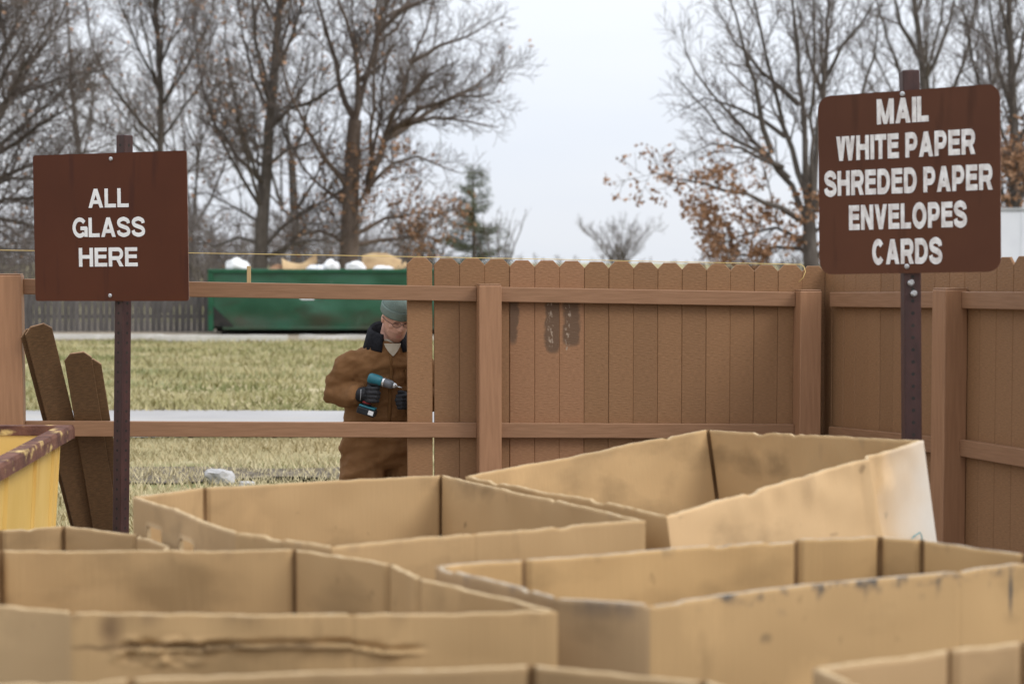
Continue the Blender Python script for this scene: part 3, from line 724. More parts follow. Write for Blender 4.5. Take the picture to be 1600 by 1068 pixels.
# two boxes at the bottom edge of the picture
mE = card_mat('cardboard_e', 0.72, 0.05); mF = card_mat('cardboard_f', 0.92, 0.10)
E_pts = [(0.038, 3.304), (-0.721, 3.195), (-1.10, 3.12), (-1.05, 2.35), (0.32, 2.30), (0.50, 3.02), (0.361, 3.186)]
cardboard_box('brown cardboard box lowest in the middle, only its far rim showing', Z(E_pts, 1.0), mE, 5, bow=.006)
F_pts = [(0.59, 3.278), (0.635, 3.162), (0.72, 2.45), (1.85, 2.40), (1.86, 3.40), (1.55, 3.60), (1.063, 3.512), (0.891, 3.436)]
cardboard_box('cardboard box in the bottom right corner with a crushed grey corner', Z(F_pts, 1.0), mF, 6, bow=.006)
G_pts = [(-1.697, 5.622), (-1.507, 5.704), (-1.221, 5.529), (-1.075, 5.292), (-0.96, 4.76), (-1.85, 4.74), (-2.02, 5.2)]
cardboard_box('small cardboard box beside the yellow bin, behind the torn box', Z(G_pts, 0.9), card_mat('cardboard_g', 0.93, 0.06), 7, bow=.008)
# pen mark on the pale box
mb = MB(); 
def c_face(s, z):
    a = Vector((0.482, 5.282, 1.0)); b = Vector((1.464, 6.079, 1.15)); t = s / (b - a).length
    p = a.lerp(b, t); nrm = Vector((.797, -.982, 0)).normalized()
    dz = p.z - z
    return p + Vector((.135 * dz, -.03 * dz, -dz)) + nrm * .024
mk = [c_face(s, z) for s, z in ((1.105, .79), (1.11, .81), (1.135, .825), (1.17, .835), (1.178, .82), (1.17, .79))]
ink = MB(); ink.tube([p - Vector((cbox.location.x, cbox.location.y, 0)) for p in mk], .0022, 5)
ink.build('pen_mark', M['teal_ink'], cbox)

# ---------------------------------------------------------------- yellow steel bin
bin_ = thing('steel_bin', 'yellow steel bin with a rusty brown rim at the left edge', 'bin', (-2.75, 7.25, 0))
top = [(0.60, 0.86), (0.70, -0.35), (0.74, -1.05), (-0.95, -1.05), (-0.95, 0.98)]
top = [(0.575, 0.93), (0.735, -1.05), (-0.95, -1.15), (-0.95, 0.98)]
bt = [(x * .93 - .005, y * .95) for x, y in top]
n = len(top)
for i in range(n):
    a, b = Vector((*top[i], 0.955)), Vector((*top[(i + 1) % n], 0.955)); a0, b0 = Vector((*bt[i], .10)), Vector((*bt[(i + 1) % n], .10))
    nrm = (b - a).cross(Vector((0, 0, 1))).normalized()
    if nrm.dot(a) < 0: nrm = -nrm
    mb = MB(); t = nrm * -.006
    mb.add([a, b, b0, a0, a + t, b + t, b0 + t, a0 + t], [(0, 1, 2, 3), (7, 6, 5, 4), (0, 4, 5, 1), (3, 2, 6, 7)])
    w = mb.build('wall_plate', M['yellow'], bin_)
    L = (b - a).length
    for s in ([.06, .13, .17, .60, 1.2, 1.75] if i == 0 else [.1, .6, 1.2, 1.6]):
        if s > L: continue
        rb = MB(); f = s / L; d = (b - a).normalized()
        p1 = a.lerp(b, f); p0 = a0.lerp(b0, f); h = .012 if s < .2 else .02
        rb.add([p1 - d * h, p1 + d * h, p0 + d * h, p0 - d * h] + [q + nrm * .014 for q in (p1 - d * h * .6, p1 + d * h * .6, p0 + d * h * .6, p0 - d * h * .6)],
               [(4, 5, 6, 7), (0, 1, 5, 4), (3, 7, 6, 2), (0, 4, 7, 3), (1, 2, 6, 5)])
        rb.build('rib', M['yellow'], w)
    d = (b - a).normalized()
    rm = MB(); prof = [(-.012, .955), (-.012, 1.0), (.05, 1.0), (.056, .985), (.056, .935), (.048, .935), (.004, .948)]
    # mitred ends
    va, vb = [], []
    for o_, z in prof:
        na = (top[i - 1][0] - top[i][0], top[i - 1][1] - top[i][1]); na = Vector((*na, 0)).normalized(); nb = Vector((top[(i + 2) % n][0] - top[(i + 1) % n][0], top[(i + 2) % n][1] - top[(i + 1) % n][1], 0)).normalized()
        va.append(a + nrm * o_ + (d - na).normalized() * 0 - d * o_ + Vector((0, 0, z - .955))); vb.append(b + nrm * o_ + d * o_ + Vector((0, 0, z - .955)))
    k = len(prof)
    rm.add(va + vb, [(q, (q + 1) % k, (q + 1) % k + k, q + k) for q in range(k)] + [tuple(range(k)), tuple(range(2 * k - 1, k - 1, -1))])
    rm.build('rim', M['rust'], bin_)
fb = MB(); fb.add([(x, y, .10) for x, y in bt] + [(x, y, .09) for x, y in bt], [tuple(range(n)), tuple(range(2 * n - 1, n - 1, -1))]); fb.build('floor_plate', M['rust'], bin_)
for x in (-.6, .3):
    sk = MB(); sk.box(x - .05, x + .05, -.95, .85, 0.001, .09); sk.build('skid', M['rust'], bin_, bevel=.004)

# ---------------------------------------------------------------- person with drill
PR = Vector((-0.74, 9.88, 0))
fbv = Vector((.30, -.954, 0)).normalized(); rbv = Vector((-.954, -.30, 0)).normalized()   # facing, his right
person = thing('person', 'person in brown work jacket, grey knit cap and black gloves working behind the fence', 'person', PR)
def tring(z, w, d, fwd, side_=0.0):
    c = PR + fbv * fwd + rbv * side_ + Vector((0, 0, z)); return (c - PR, rbv * w, fbv * d)
def limb(mb, pts, rads, n=14):
    mb.tube([Vector(p) - PR for p in pts], rads, n)
def wrinkle(me, amp, sc, seed, st=(1, 1, 1)):
    nr = [v.normal.copy() for v in me.vertices]
    for v, q in zip(me.vertices, nr):
        c = v.co
        k = noise.noise((c.x * sc * st[0], c.y * sc * st[1], c.z * sc * st[2] + seed))
        k2 = 1 - abs(noise.noise((c.x * sc * .6 * st[0] + 9, c.y * sc * .6 * st[1], c.z * sc * .7 * st[2] + seed))) * 2.4
        k3 = noise.noise((c.x * sc * 2.3 + 4, c.y * sc * 2.3, c.z * sc * 2.6 + seed))
        v.co = c + q * (amp * (.45 * k + .6 * max(0, k2) - .25 + .25 * k3 + .26 * max(0, 1 - abs(noise.noise((c.x * sc * 1.5 + 3, c.y * sc * 1.5, c.z * sc * 2.4 + seed))) * 3.2)))
    me.update()
# jacket
jb = MB()
jb.loft([tring(.835, .225, .165, -.02), tring(.88, .238, .172, -.01), tring(.97, .235, .175, .0), tring(1.08, .235, .172, .025), tring(1.17, .232, .165, .05),
         tring(1.22, .215, .148, .07), tring(1.265, .165, .122, .085), tring(1.305, .112, .10, .10), tring(1.33, .085, .085, .105)], 28)
shR = PR + fbv * .06 + rbv * .185 + Vector((0, 0, 1.205)); shL = PR + fbv * .06 - rbv * .185 + Vector((0, 0, 1.205))
elR, wrR = Vector((-1.012, 9.80, 1.035)), Vector((-0.868, 9.655, 1.032))
elL, wrL = Vector((-0.425, 9.80, 1.00)), Vector((-0.560, 9.665, 0.995))
limb(jb, [shR + rbv * -.06 + Vector((0, 0, .01)), shR, shR.lerp(elR, .3) + rbv * .015, shR.lerp(elR, .7) + rbv * .012, elR, elR.lerp(wrR, .35), elR.lerp(wrR, .7), wrR], [.085, .092, .090, .084, .080, .074, .064, .054])
limb(jb, [shL - rbv * -.06 + Vector((0, 0, .01)), shL, shL.lerp(elL, .3), shL.lerp(elL, .7), elL, elL.lerp(wrL, .35), elL.lerp(wrL, .7), wrL], [.085, .092, .09, .082, .078, .072, .064, .056])
jm = voxel(jb.mesh('jacket', M['duck']), .011, 5)
wrinkle(jm, .019, 10, 2.0, (1.0, 1.0, 1.9))
jm.materials.clear(); jm.materials.append(M['duck'])
jacket = link('jacket', jm, person)
# zip placket, chest seam, pocket, hem band and cuffs lie on the jacket
def on_front(side_, z, out=.0):
    zz = [(.835, .165, -.02), (.88, .172, -.01), (.97, .175, 0), (1.08, .172, .025), (1.17, .165, .05), (1.24, .145, .07), (1.29, .122, .085), (1.335, .10, .10)]
    for (z0, d0, f0), (z1, d1, f1) in zip(zz, zz[1:]):
        if z0 <= z <= z1:
            k = (z - z0) / (z1 - z0); d = d0 + (d1 - d0) * k; f = f0 + (f1 - f0) * k; break
    w = .235
    return fbv * (f + d * math.sqrt(max(.05, 1 - (side_ / w) ** 2)) + out) + rbv * side_ + Vector((0, 0, z))
def strip(name, pts, r, m, flat=.35):
    mb = MB(); mb.tube(pts, r, 8); return mb.build(name, m, jacket)
strip('zip_placket', [on_front(.012, z, .004) for z in (.85, .92, 1.0, 1.08, 1.16, 1.22, 1.28)], .011, M['duck_seam'])
strip('pocket_seam', [on_front(-.075, z, .002) for z in (1.10, 1.14, 1.18)], .005, M['duck_seam'])
strip('pocket_seam', [on_front(s_, 1.055, .003) for s_ in (-.05, -.09, -.13)], .006, M['duck_seam'])
hem = MB()
hem.loft([tring(.815, .232, .170, -.02), tring(.83, .243, .180, -.018), tring(.862, .243, .180, -.012), tring(.872, .232, .170, -.01)], 32); hem.build('hem_band', M['duck'], jacket)
for w_, e_, nm in ((wrR, elR, 'cuff'), (wrL, elL, 'cuff')):
    d = (w_ - e_).normalized(); cb_ = MB(); p = w_ - PR
    cb_.tube([p - d * .05, p - d * .045, p - d * .005, p + d * .008], [.054, .061, .058, .048], 18); cb_.build(nm, M['duck'], jacket)
# trousers, boots
tb = MB()
tb.loft([tring(.90, .20, .15, -.02), tring(.80, .235, .165, -.02), tring(.70, .255, .175, -.02), tring(.63, .255, .17, -.02), tring(.60, .22, .14, -.02)], 26)
for s_ in (1, -1):
    hp = PR + rbv * .122 * s_ + Vector((0, 0, .64)); kn = PR + rbv * .15 * s_ + fbv * .10 + Vector((0, 0, .42)); an = PR + rbv * .15 * s_ - fbv * .02 + Vector((0, 0, .10))
    limb(tb, [hp, hp.lerp(kn, .5), kn, kn.lerp(an, .5), an], [.132, .128, .108, .094, .085])
tm = voxel(tb.mesh('trousers', M['duck']), .012, 4); wrinkle(tm, .026, 9, 7.0, (.8, .8, 2.0)); tm.materials.clear(); tm.materials.append(M['duck'])
trs = link('trousers', tm, person)
for s_ in (1, -1):
    an = rbv * .15 * s_ - fbv * .02
    bm_ = MB(); 
    bm_.loft([(an + fbv * (-.07) + Vector((0, 0, .05)), rbv * .035, Vector((0, 0, .045))), (an + fbv * -.03 + Vector((0, 0, .08)), rbv * .045, Vector((0, 0, .075))), (an + fbv * .05 + Vector((0, 0, .065)), rbv * .048, Vector((0, 0, .06))),
              (an + fbv * .13 + Vector((0, 0, .05)), rbv * .05, Vector((0, 0, .045))), (an + fbv * .19 + Vector((0, 0, .038)), rbv * .04, Vector((0, 0, .034))), (an + fbv * .21 + Vector((0, 0, .03)), rbv * .02, Vector((0, 0, .02)))], 16)
    bt_ = bm_.build('boot', M['boot'], person)
    so = MB(); so.loft([(an + fbv * .065 + Vector((0, 0, .0)), rbv * .052, fbv * .15), (an + fbv * .065 + Vector((0, 0, .022)), rbv * .052, fbv * .15)], 20, smooth=False); so.build('sole', M['sole'], bt_)
# head and neck: one continuous body mesh
HC = Vector((-0.664, 9.735, 1.470))
hf = Vector((.40, -.80, -.42)).normalized(); hu = Vector((.02, 0, 1)); hu = (hu - hf * hu.dot(hf)).normalized(); hr = hf.cross(hu)
HM = Matrix((hr, hf, hu)).transposed().to_4x4(); HM.translation = HC - PR     # local x = right ear side, y = face, z = crown
def hp_(x, y, z): return HM @ Vector((x, y, z))
hb = MB()
prof = [(-.118, .050, .030, .038), (-.108, .040, .044, .050), (-.09, .030, .056, .066), (-.065, .020, .0635, .078), (-.035, .012, .069, .086), (0, .004, .0735, .092), (.03, 0, .0765, .097), (.06, -.003, .077, .098), (.09, -.006, .068, .086), (.112, -.008, .045, .058), (.122, -.008, .018, .024)]
hb.loft([(hp_(0, cy, z), HM.to_3x3() @ Vector((w, 0, 0)), HM.to_3x3() @ Vector((0, d, 0))) for z, cy, w, d in prof], 32)
def ball(mb, c, r, n=10):
    rings = []
    for k in range(1, n):
        a = math.pi * k / n; rings.append((Vector(c[:3]) + Vector((0, 0, -math.cos(a) * r[2])), Vector((math.sin(a) * r[0], 0, 0)), Vector((0, math.sin(a) * r[1], 0))))
    b = len(mb.v); mb.loft(rings, 14)
    for q in range(b, len(mb.v)): mb.v[q] = tuple(HM @ Vector(mb.v[q]))
ball(hb, (0, .098, -.030), (.015, .019, .013)); ball(hb, (.011, .092, -.033), (.009, .012, .008)); ball(hb, (-.011, .092, -.033), (.009, .012, .008))
hb.tube([hp_(0, .088, .018), hp_(0, .097, .0), hp_(0, .106, -.022)], [.0085, .009, .012], 10)
for s_ in (1, -1):
    ball(hb, (s_ * .031, .083, .022), (.021, .012, .008)); ball(hb, (s_ * .042, .066, -.022), (.020, .016, .014))
    ball(hb, (s_ * .076, -.004, -.008), (.008, .017, .029)); ball(hb, (s_ * .030, .079, .004), (.014, .0085, .0085))
ball(hb, (0, .082, -.066), (.021, .011, .006)); ball(hb, (0, .080, -.079), (.018, .011, .007)); ball(hb, (0, .074, -.105), (.020, .016, .014))
nb = PR + fbv * .10 + Vector((0, 0, 1.30))
hb.tube([nb - PR, hp_(0, -.03, -.115), hp_(0, -.025, -.06)], [.062, .056, .056], 18)
bme = voxel(hb.mesh('body', M['skin']), .0042, 2, .4)
bme.materials.clear()
for k in ('skin', 'lip', 'stubble', 'eye'): bme.materials.append(M[k])
HI = HM.inverted()
for p in bme.polygons:
    q = HI @ p.center
    if q.y > .07 and abs(q.x) < .018 and -.083 < q.z < -.065: p.material_index = 1
    elif q.y > .074 and .018 < abs(q.x) < .042 and -.001 < q.z < .008: p.material_index = 3
    elif q.z < -.052 and q.y > -.005 and q.z > -.125 and noise.noise(q * 40) > -.3: p.material_index = 2
body = link('body', bme, person)
for s_ in (1, -1):
    eb = MB(); eb.tube([hp_(s_ * .014, .094, .024), hp_(s_ * .03, .0935, .029), hp_(s_ * .048, .082, .024)], [.003, .0042, .002], 8); eb.build('eyebrow', M['brow'], body)
# beanie with turned-up cuff
bn_ = MB()
pr = [(.022, .084, .106), (.05, .0855, .107), (.08, .081, .101), (.105, .069, .085), (.125, .05, .062), (.138, .028, .035), (.144, .008, .01)]
bn_.loft([(hp_(0, -.006 - .03 * max(0, z - .05), z), HM.to_3x3() @ Vector((w, 0, 0)), HM.to_3x3() @ Vector((0, d, 0))) for z, w, d in pr], 32, cap=True)
bn = bn_.build('knit_cap', M['beanie'], person)
cf = MB()
cf.loft([(hp_(0, -.004, z), HM.to_3x3() @ Vector((w, 0, 0)), HM.to_3x3() @ Vector((0, d, 0))) for z, w, d in ((.026, .080, .100), (.026, .0885, .1095), (.034, .0905, .1115), (.068, .0905, .1115), (.076, .0885, .1095), (.074, .083, .104))], 36, cap=False); cf.build('cap_cuff', M['beanie'], bn)
# safety glasses
gl = thing('glasses', 'clear safety glasses worn by the person', 'glasses', PR)
fr = MB()
for s_ in (1, -1):
    ring = [hp_(s_ * (.031 + .024 * math.cos(a)), .106 - .010 * abs(.031 + .024 * math.cos(a)) / .05, .002 + .016 * math.sin(a)) for a in [2 * math.pi * k / 16 for k in range(17)]]
    fr.tube(ring, .0013, 6); fr.tube([hp_(s_ * .056, .095, .004), hp_(s_ * .078, .05, .006), hp_(s_ * .083, -.002, .006)], .0018, 6)
    ln_ = MB(); ln_.add([p for p in ring[:-1]], [tuple(range(16))]); ln_.build('lens', M['glass'], gl, fix=False)
fr.tube([hp_(-.008, .106, .004), hp_(0, .108, .007), hp_(.008, .106, .004)], .0015, 6)
fr.build('frame', M['black_plastic'], gl)
# shirt collar and corduroy collar
sc = MB(); nc = fbv * .105 + Vector((0, 0, 1.315))
sc.loft([(nc + Vector((0, 0, -.05)), rbv * .098, fbv * .088), (nc + Vector((0, 0, .01)), rbv * .076, fbv * .072), (nc + Vector((0, 0, .032)), rbv * .068, fbv * .066), (nc + Vector((0, 0, .03)), rbv * .060, fbv * .058)], 24, cap=False)
nv = len(sc.v); vs = []
for z_, w_ in ((1.325, .050), (1.305, .042), (1.285, .030), (1.268, .016), (1.255, .003)):
    for k in range(5): vs.append(on_front(w_ * (k / 2 - 1) + .004, min(z_, 1.334), .020))
sc.add(vs, [(j * 5 + k, j * 5 + k + 1, j * 5 + 6 + k, j * 5 + 5 + k) for j in range(4) for k in range(4)], 0, True)
sc.build('shirt', M['shirt'], person)
col = MB(); vs = []; K = 40
for k in range(K + 1):
    a = R(28 + (332 - 28) * k / K)                       # opening towards the chest
    c, s = math.cos(a), math.sin(a)
    back = .5 - .5 * c
    d = fbv * c + rbv * s
    nc2 = fbv * .085 + Vector((0, 0, 1.315))
    for rr, dz in ((.080, -.03), (.086, .045 + .07 * back), (.094, .056 + .075 * back), (.110, .045 + .06 * back), (.145 - .015 * back, -.035 + .03 * back), (.132 - .015 * back, -.045 + .03 * back)):
        vs.append(nc2 + d * rr * (1.0 if abs(s) < .9 else 1.05) + Vector((0, 0, dz)))
col.add(vs, [(k * 6 + j, k * 6 + j + 1, k * 6 + 7 + j, k * 6 + 6 + j) for k in range(K) for j in range(5)] + [(k * 6 + 5, k * 6, k * 6 + 6, k * 6 + 11) for k in range(K)] + [tuple(range(6)), tuple(K * 6 + j for j in range(5, -1, -1))], 0, True)
col.build('collar', M['corduroy'], person)
# gloves: palm, four fingers, thumb
DR = Vector((-.7845, 9.62, 1.035))                        # middle of the drill grip
def glove(wr, fingers, thumb, palm):
    mb = MB(); V = lambda p: Vector(p) - PR
    mb.tube([V(p) for p in palm[0]], palm[1], 14)
    for f, r in fingers: mb.tube([V(p) for p in f], r, 10)
    mb.tube([V(p) for p in thumb], [.016, .0145, .0125, .0105], 10)
    me = voxel(mb.mesh('glove', M['glove']), .0042, 2, .4); me.materials.clear(); me.materials.append(M['glove'])
    return link('glove', me, person)
fing = []
for k, z in enumerate((1.074, 1.051, 1.028, 1.006)):
    q = .004 * (k == 1) - .006 * (k == 3)
    if k == 0: f = [(-.822, 9.612, z), (-.792, 9.587, z), (-.764, 9.590, z), (-.752, 9.606, z), (-.757, 9.622, z)]
    else: f = [(-.824, 9.614, z), (-.800, 9.586, z), (-.766 + q, 9.583, z - .002), (-.752 + q, 9.604, z - .004), (-.764, 9.628, z - .005)]
    fing.append((f, [.0125, .0125, .0115, .0108, .0095]))
glR = glove(wrR, fing, [(-.838, 9.655, 1.05), (-.812, 9.660, 1.072), (-.784, 9.655, 1.082), (-.758, 9.645, 1.083)],
            ([(-.880, 9.662, 1.033), (-.856, 9.648, 1.036), (-.836, 9.634, 1.039), (-.816, 9.622, 1.040)], [.040, .041, .043, .036]))
gt = MB(); gt.tube([Vector(p) - PR for p in ((-.852, 9.603, 1.070), (-.853, 9.597, 1.04), (-.856, 9.601, 1.008))], .0022, 6); gt.build('piping', M['glove_trim'], glR)
fingL = []
for k, z in enumerate((1.030, 1.008, .986, .965)):
    q = .006 * (k == 1) - .008 * (k == 3)
    fingL.append(([(-.590, 9.625, z), (-.622, 9.600, z + .002), (-.648 - q, 9.612, z), (-.650 - q, 9.638, z - .004), (-.632, 9.652, z - .006)], [.0125, .0125, .0115, .0108, .0095]))
glL = glove(wrL, fingL, [(-.585, 9.652, 1.02), (-.606, 9.660, 1.040), (-.628, 9.655, 1.050), (-.648, 9.646, 1.050)],
            ([(-.548, 9.670, .996), (-.570, 9.657, .998), (-.592, 9.645, 1.0), (-.608, 9.636, .999)], [.040, .041, .043, .036]))
# cordless drill
drill = thing('cordless_drill', 'teal and black cordless drill held in the gloved hand', 'drill', DR)
ax = Vector((.168, -.02, -.050)).normalized(); rear = Vector((-.812, 9.625, 1.134)) - DR
dn = Vector((.10, .0, -1)); dn = (dn - ax * dn.dot(ax)).normalized(); sdv = ax.cross(dn)
def dt(name, ss, rs, m, parent=drill, n=18):
    mb = MB(); mb.tube([rear + ax * s for s in ss], rs, n); return mb.build(name, m, parent)
dt('motor_housing', [0, .006, .02, .05, .075, .082], [.021, .028, .0315, .0315, .029, .024], M['teal'])
dt('clutch_ring', [.082, .085, .094, .097], [.024, .027, .027, .0245], M['silver'])
dt('chuck', [.097, .10, .135, .15], [.0245, .0255, .0245, .019], M['chuck'])
dt('chuck_jaw', [.15, .152, .163, .170], [.0165, .0165, .014, .008], M['silver'])
dt('bit', [.170, .200], [.0035, .003], M['silver'])
mb = MB(); mb.tube([rear + ax * .004 + dn * .02, rear + ax * .03 + dn * .024, rear + ax * .06 + dn * .020, rear + ax * .080 + dn * .012], [.016, .024, .025, .018], 12); mb.build('lower_housing', M['black_plastic'], drill)
g0 = rear + ax * .030 + dn * .02
mb = MB(); mb.loft([(g0, ax * .024, sdv * .018), (g0 + dn * .03 - ax * .003, ax * .021, sdv * .0175), (g0 + dn * .08 - ax * .002, ax * .0195, sdv * .0165), (g0 + dn * .115, ax * .022, sdv * .018), (g0 + dn * .135 + ax * .004, ax * .032, sdv * .026)], 18)
grip = mb.build('grip', M['black_plastic'], drill)
mb = MB(); mb.tube([g0 + dn * .112, g0 + dn * .122], [.0245, .027], 16); mb.build('grip_band', M['red'], grip)
mb = MB(); tg = g0 + dn * .018 + ax * .026; mb.tube([tg - dn * .012, tg, tg + dn * .014], [.006, .008, .005], 8); mb.build('trigger', M['black_plastic'], grip)
BM = Matrix((ax, sdv, -dn)).transposed().to_4x4(); BM.translation = g0 + dn * .158 + ax * .012
mb = MB(); mb.box(-.050, .056, -.036, .036, -.028, .012, mat=BM); bat = mb.build('battery', M['black_plastic'], drill, bevel=.007)
mb = MB(); mb.box(-.046, .05, -.032, .032, .0125, .024, mat=BM); mb.build('battery_shoe', M['teal'], drill, bevel=.005)
mb = MB(); mb.box(.018, .048, .0365, .0385, -.018, .006, mat=BM); mb.box(.018, .048, -.0385, -.0365, -.018, .006, mat=BM); mb.build('battery_label', M['bag'], bat)

# ---------------------------------------------------------------- green roll-off dumpster with rubbish
add_mask_colour(M['green'], (0.040, 0.050, 0.028), lambda t, co: mth(t, 'MULTIPLY', mth(t, 'MULTIPLY', mth(t, 'SUBTRACT', noise_fac(t, co, 1.6, (1, 1, 1.5)), .30), 3.0, clamp=True),
    mth(t, 'DIVIDE', mth(t, 'SUBTRACT', .62, (lambda sp: (t.links.new(co, sp.inputs[0]), sp.outputs['Z'])[1])(t.nodes.new('ShaderNodeSeparateXYZ'))), .22, clamp=True), clamp=True))
DL = Vector((-3.75, 42.65, 0))
dump = thing('dumpster', 'long green roll-off dumpster heaped with rubbish', 'dumpster', DL)
x0, x1, y0, y1 = -3.64, 3.6, -1.15, 1.15
def dented(x0, x1, y, z0, z1, flip, seed, axis='x'):
    mb = MB(); nx, nz = 70, 16; vs = []
    for j in range(nz + 1):
        for i in range(nx + 1):
            u = i / nx; v = j / nz; x = x0 + (x1 - x0) * u; z = z0 + (z1 - z0) * v
            e = min(1, min(u, 1 - u) * 12, min(v, 1 - v) * 5)
            d = e * (noise.noise((x * 1.1, z * 1.4, seed)) * .06 + noise.noise((x * 3, z * 3, seed)) * .02) 
            q = y + flip * (d + .10 * max(0, .35 - v))*1.0 if axis == 'x' else y + flip * d
            vs.append((x, q, z) if axis == 'x' else (q, x, z))
    mb.add(vs, [(j * (nx + 1) + i, j * (nx + 1) + i + 1, (j + 1) * (nx + 1) + i + 1, (j + 1) * (nx + 1) + i) for j in range(nz) for i in range(nx)], 0, True)
    return mb
sd_ = MB()
dented(x0 + .12, x1 - .12, y0, .20, 1.50, 1, 1.0).build('side_panel', M['green'], dump, fix=False)
dented(x0 + .12, x1 - .12, y1, .20, 1.50, -1, 2.0).build('side_panel', M['green'], dump, fix=False)
dented(y0 + .06, y1 - .06, x0 + .06, .20, 1.50, 1, 3.0, 'y').build('end_panel', M['green'], dump, fix=False)
dented(y0 + .06, y1 - .06, x1 - .06, .20, 1.50, -1, 4.0, 'y').build('end_panel', M['green'], dump, fix=False)
for y in (y0, y1):
    mb = MB(); mb.box(x0, x1, y - .05, y + .05, 1.50, 1.60); mb.build('top_rail', M['green_dark'], dump, bevel=.02)
    mb = MB(); mb.box(x0 + .35, x1 - .05, y - .02, y + .10, .13, .21); mb.build('bottom_rail', M['green'], dump, bevel=.01)
    for x in (x0, x1):
        s = 1 if x == x0 else -1
        mb = MB(); mb.box(min(x, x + s * .13), max(x, x + s * .13), y - .045, y + .045, .10, 1.50); mb.build('corner_post', M['green_dark'], dump, bevel=.012)
    mb = MB(); mb.prism([(x0 + .13, .21), (x0 + .62, .21), (x0 + .13, .70)], y - .03 if y < 0 else y - .01, y + .01 if y < 0 else y + .03); mb.build('gap_shade', M['dark_steel'], dump)  # dark triangle painted in for the shaded gap at the lower corner
for x in (x0 + .06, x1 - .06):
    mb = MB(); mb.box(x - .05, x + .05, y0 + .05, y1 - .05, 1.505, 1.595); mb.build('end_rail', M['green_dark'], dump, bevel=.02)
mb = MB(); mb.box(x0 + .1, x1 - .1, y0 + .12, y1 - .12, .14, .19); mb.build('floor_plate', M['dark_steel'], dump)
for y in (-.55, .55):
    mb = MB(); mb.box(x0 + .1, x1 - .1, y - .05, y + .05, .05, .138); mb.build('skid_beam', M['dark_steel'], dump)
for x in (x0 + .35, x1 - .35):
    for y in (-.8, .8):
        mb = MB(); mb.tube([(x, y - .08, .09), (x, y + .08, .09)], .095, 16, smooth=False); mb.build('roller', M['dark_steel'], dump)
mb = MB(); mb.box(-1.43, -1.06, y0 - .012, y0 - .006, .855, .945); mb.build('label_plate', M['bag'], dump)
def lump(name, label, cat, loc, size, m, seed, amp=.3, n=3, group='rubbish heaped in the green dumpster'):
    bm = bmesh.new(); bmesh.ops.create_icosphere(bm, subdivisions=n, radius=1.0)
    for v in bm.verts:
        k = 1 + amp * noise.noise(v.co * 1.6 + Vector((seed, 0, 0))) + amp * .6 * noise.noise(v.co * 4 + Vector((0, seed, 0)))
        v.co = Vector((v.co.x * size[0] * k, v.co.y * size[1] * k, v.co.z * size[2] * k))
    me = bpy.data.meshes.new(name); bm.to_mesh(me); bm.free(); me.materials.append(m)
    me.polygons.foreach_set('use_smooth', [True] * len(me.polygons))
    o = link(name, me); o.location = loc; return tag(o, label, cat, group)
fill = MB(); nxf, nyf = 40, 12; vs = []
for j in range(nyf + 1):
    for i in range(nxf + 1):
        x = x0 + .12 + (x1 - x0 - .24) * i / nxf; y = y0 + .12 + (y1 - y0 - .24) * j / nyf
        vs.append((x + DL.x, y + DL.y, 1.42 + .25 * noise.noise((x * 1.3, y * 1.3, 7)) + .1 * noise.noise((x * 4, y * 4, 2))))
fill.add(vs, [(j * (nxf + 1) + i, j * (nxf + 1) + i + 1, (j + 1) * (nxf + 1) + i + 1, (j + 1) * (nxf + 1) + i) for j in range(nyf) for i in range(nxf)])
tag(fill.build('rubbish', M['scrap_dark'], fix=False), 'loose brown rubbish filling the green dumpster', 'rubbish', kind='stuff')
bx = lambda px: (px - 800) * 42.0 / 2667
lump('trash_bag', 'white plastic bag at the left end of the dumpster heap', 'bag', (bx(372), 41.85, 1.66), (.31, .3, .20), M['bag'], 1)
lump('trash_bag', 'small white bag in the middle of the dumpster heap', 'bag', (bx(518), 41.9, 1.65), (.20, .25, .17), M['bag'], 4)
lump('trash_bag', 'white bag just left of the big cardboard sheet in the dumpster', 'bag', (bx(556), 41.95, 1.63), (.24, .22, .15), M['bag'], 7)
lump('trash_bag', 'flat white bag right below the dumpster cardboard sheet', 'bag', (bx(600), 41.75, 1.60), (.26, .2, .09), M['bag'], 9)
lump('trash_bag', 'flattened grey-white bag between tan scrap and white bag', 'bag', (bx(495), 41.8, 1.60), (.26, .2, .10), M['trailer'], 12)
def sheet_scrap(label, loc, w, h, rot, m, curl, seed):
    mb = MB(); nx, nz = 14, 8; vs = []
    for side_ in (0, 1):
        for j in range(nz + 1):
            for i in range(nx + 1):
                u, v = i / nx - .5, j / nz - .5
                vs.append((u * w, curl * (u * u * 4) + .05 * noise.noise((u * 3, v * 3, seed)) + side_ * .012, v * h + .06 * noise.noise((u * 2.5, v * 1.2, seed + 4))))
    q = (nx + 1) * (nz + 1)
    f = [(j * (nx + 1) + i, j * (nx + 1) + i + 1, (j + 1) * (nx + 1) + i + 1, (j + 1) * (nx + 1) + i) for j in range(nz) for i in range(nx)]
    mb.add(vs, f + [tuple(k + q for k in reversed(t)) for t in f], 0, True)
    o = mb.build('cardboard_scrap', m, fix=False); o.location = loc; o.rotation_euler = rot
    return tag(o, label, 'cardboard', 'rubbish heaped in the green dumpster')
sheet_scrap('large tan cardboard sheet sticking up at the right of the dumpster', (bx(597), 42.1, 1.80), .98, .44, (R(-28), R(6), R(8)), M['scrap_card'], .18, 1)
sheet_scrap('tan curved cardboard piece on the dumpster heap left of centre', (bx(470), 42.0, 1.66), .85, .40, (R(-55), R(-8), R(5)), M['scrap_card'], -.2, 2)
sheet_scrap('brown flattened carton beside the curved cardboard piece', (bx(438), 41.9, 1.62), .6, .3, (R(-60), R(5), R(-12)), M['scrap_dark'], .08, 3)
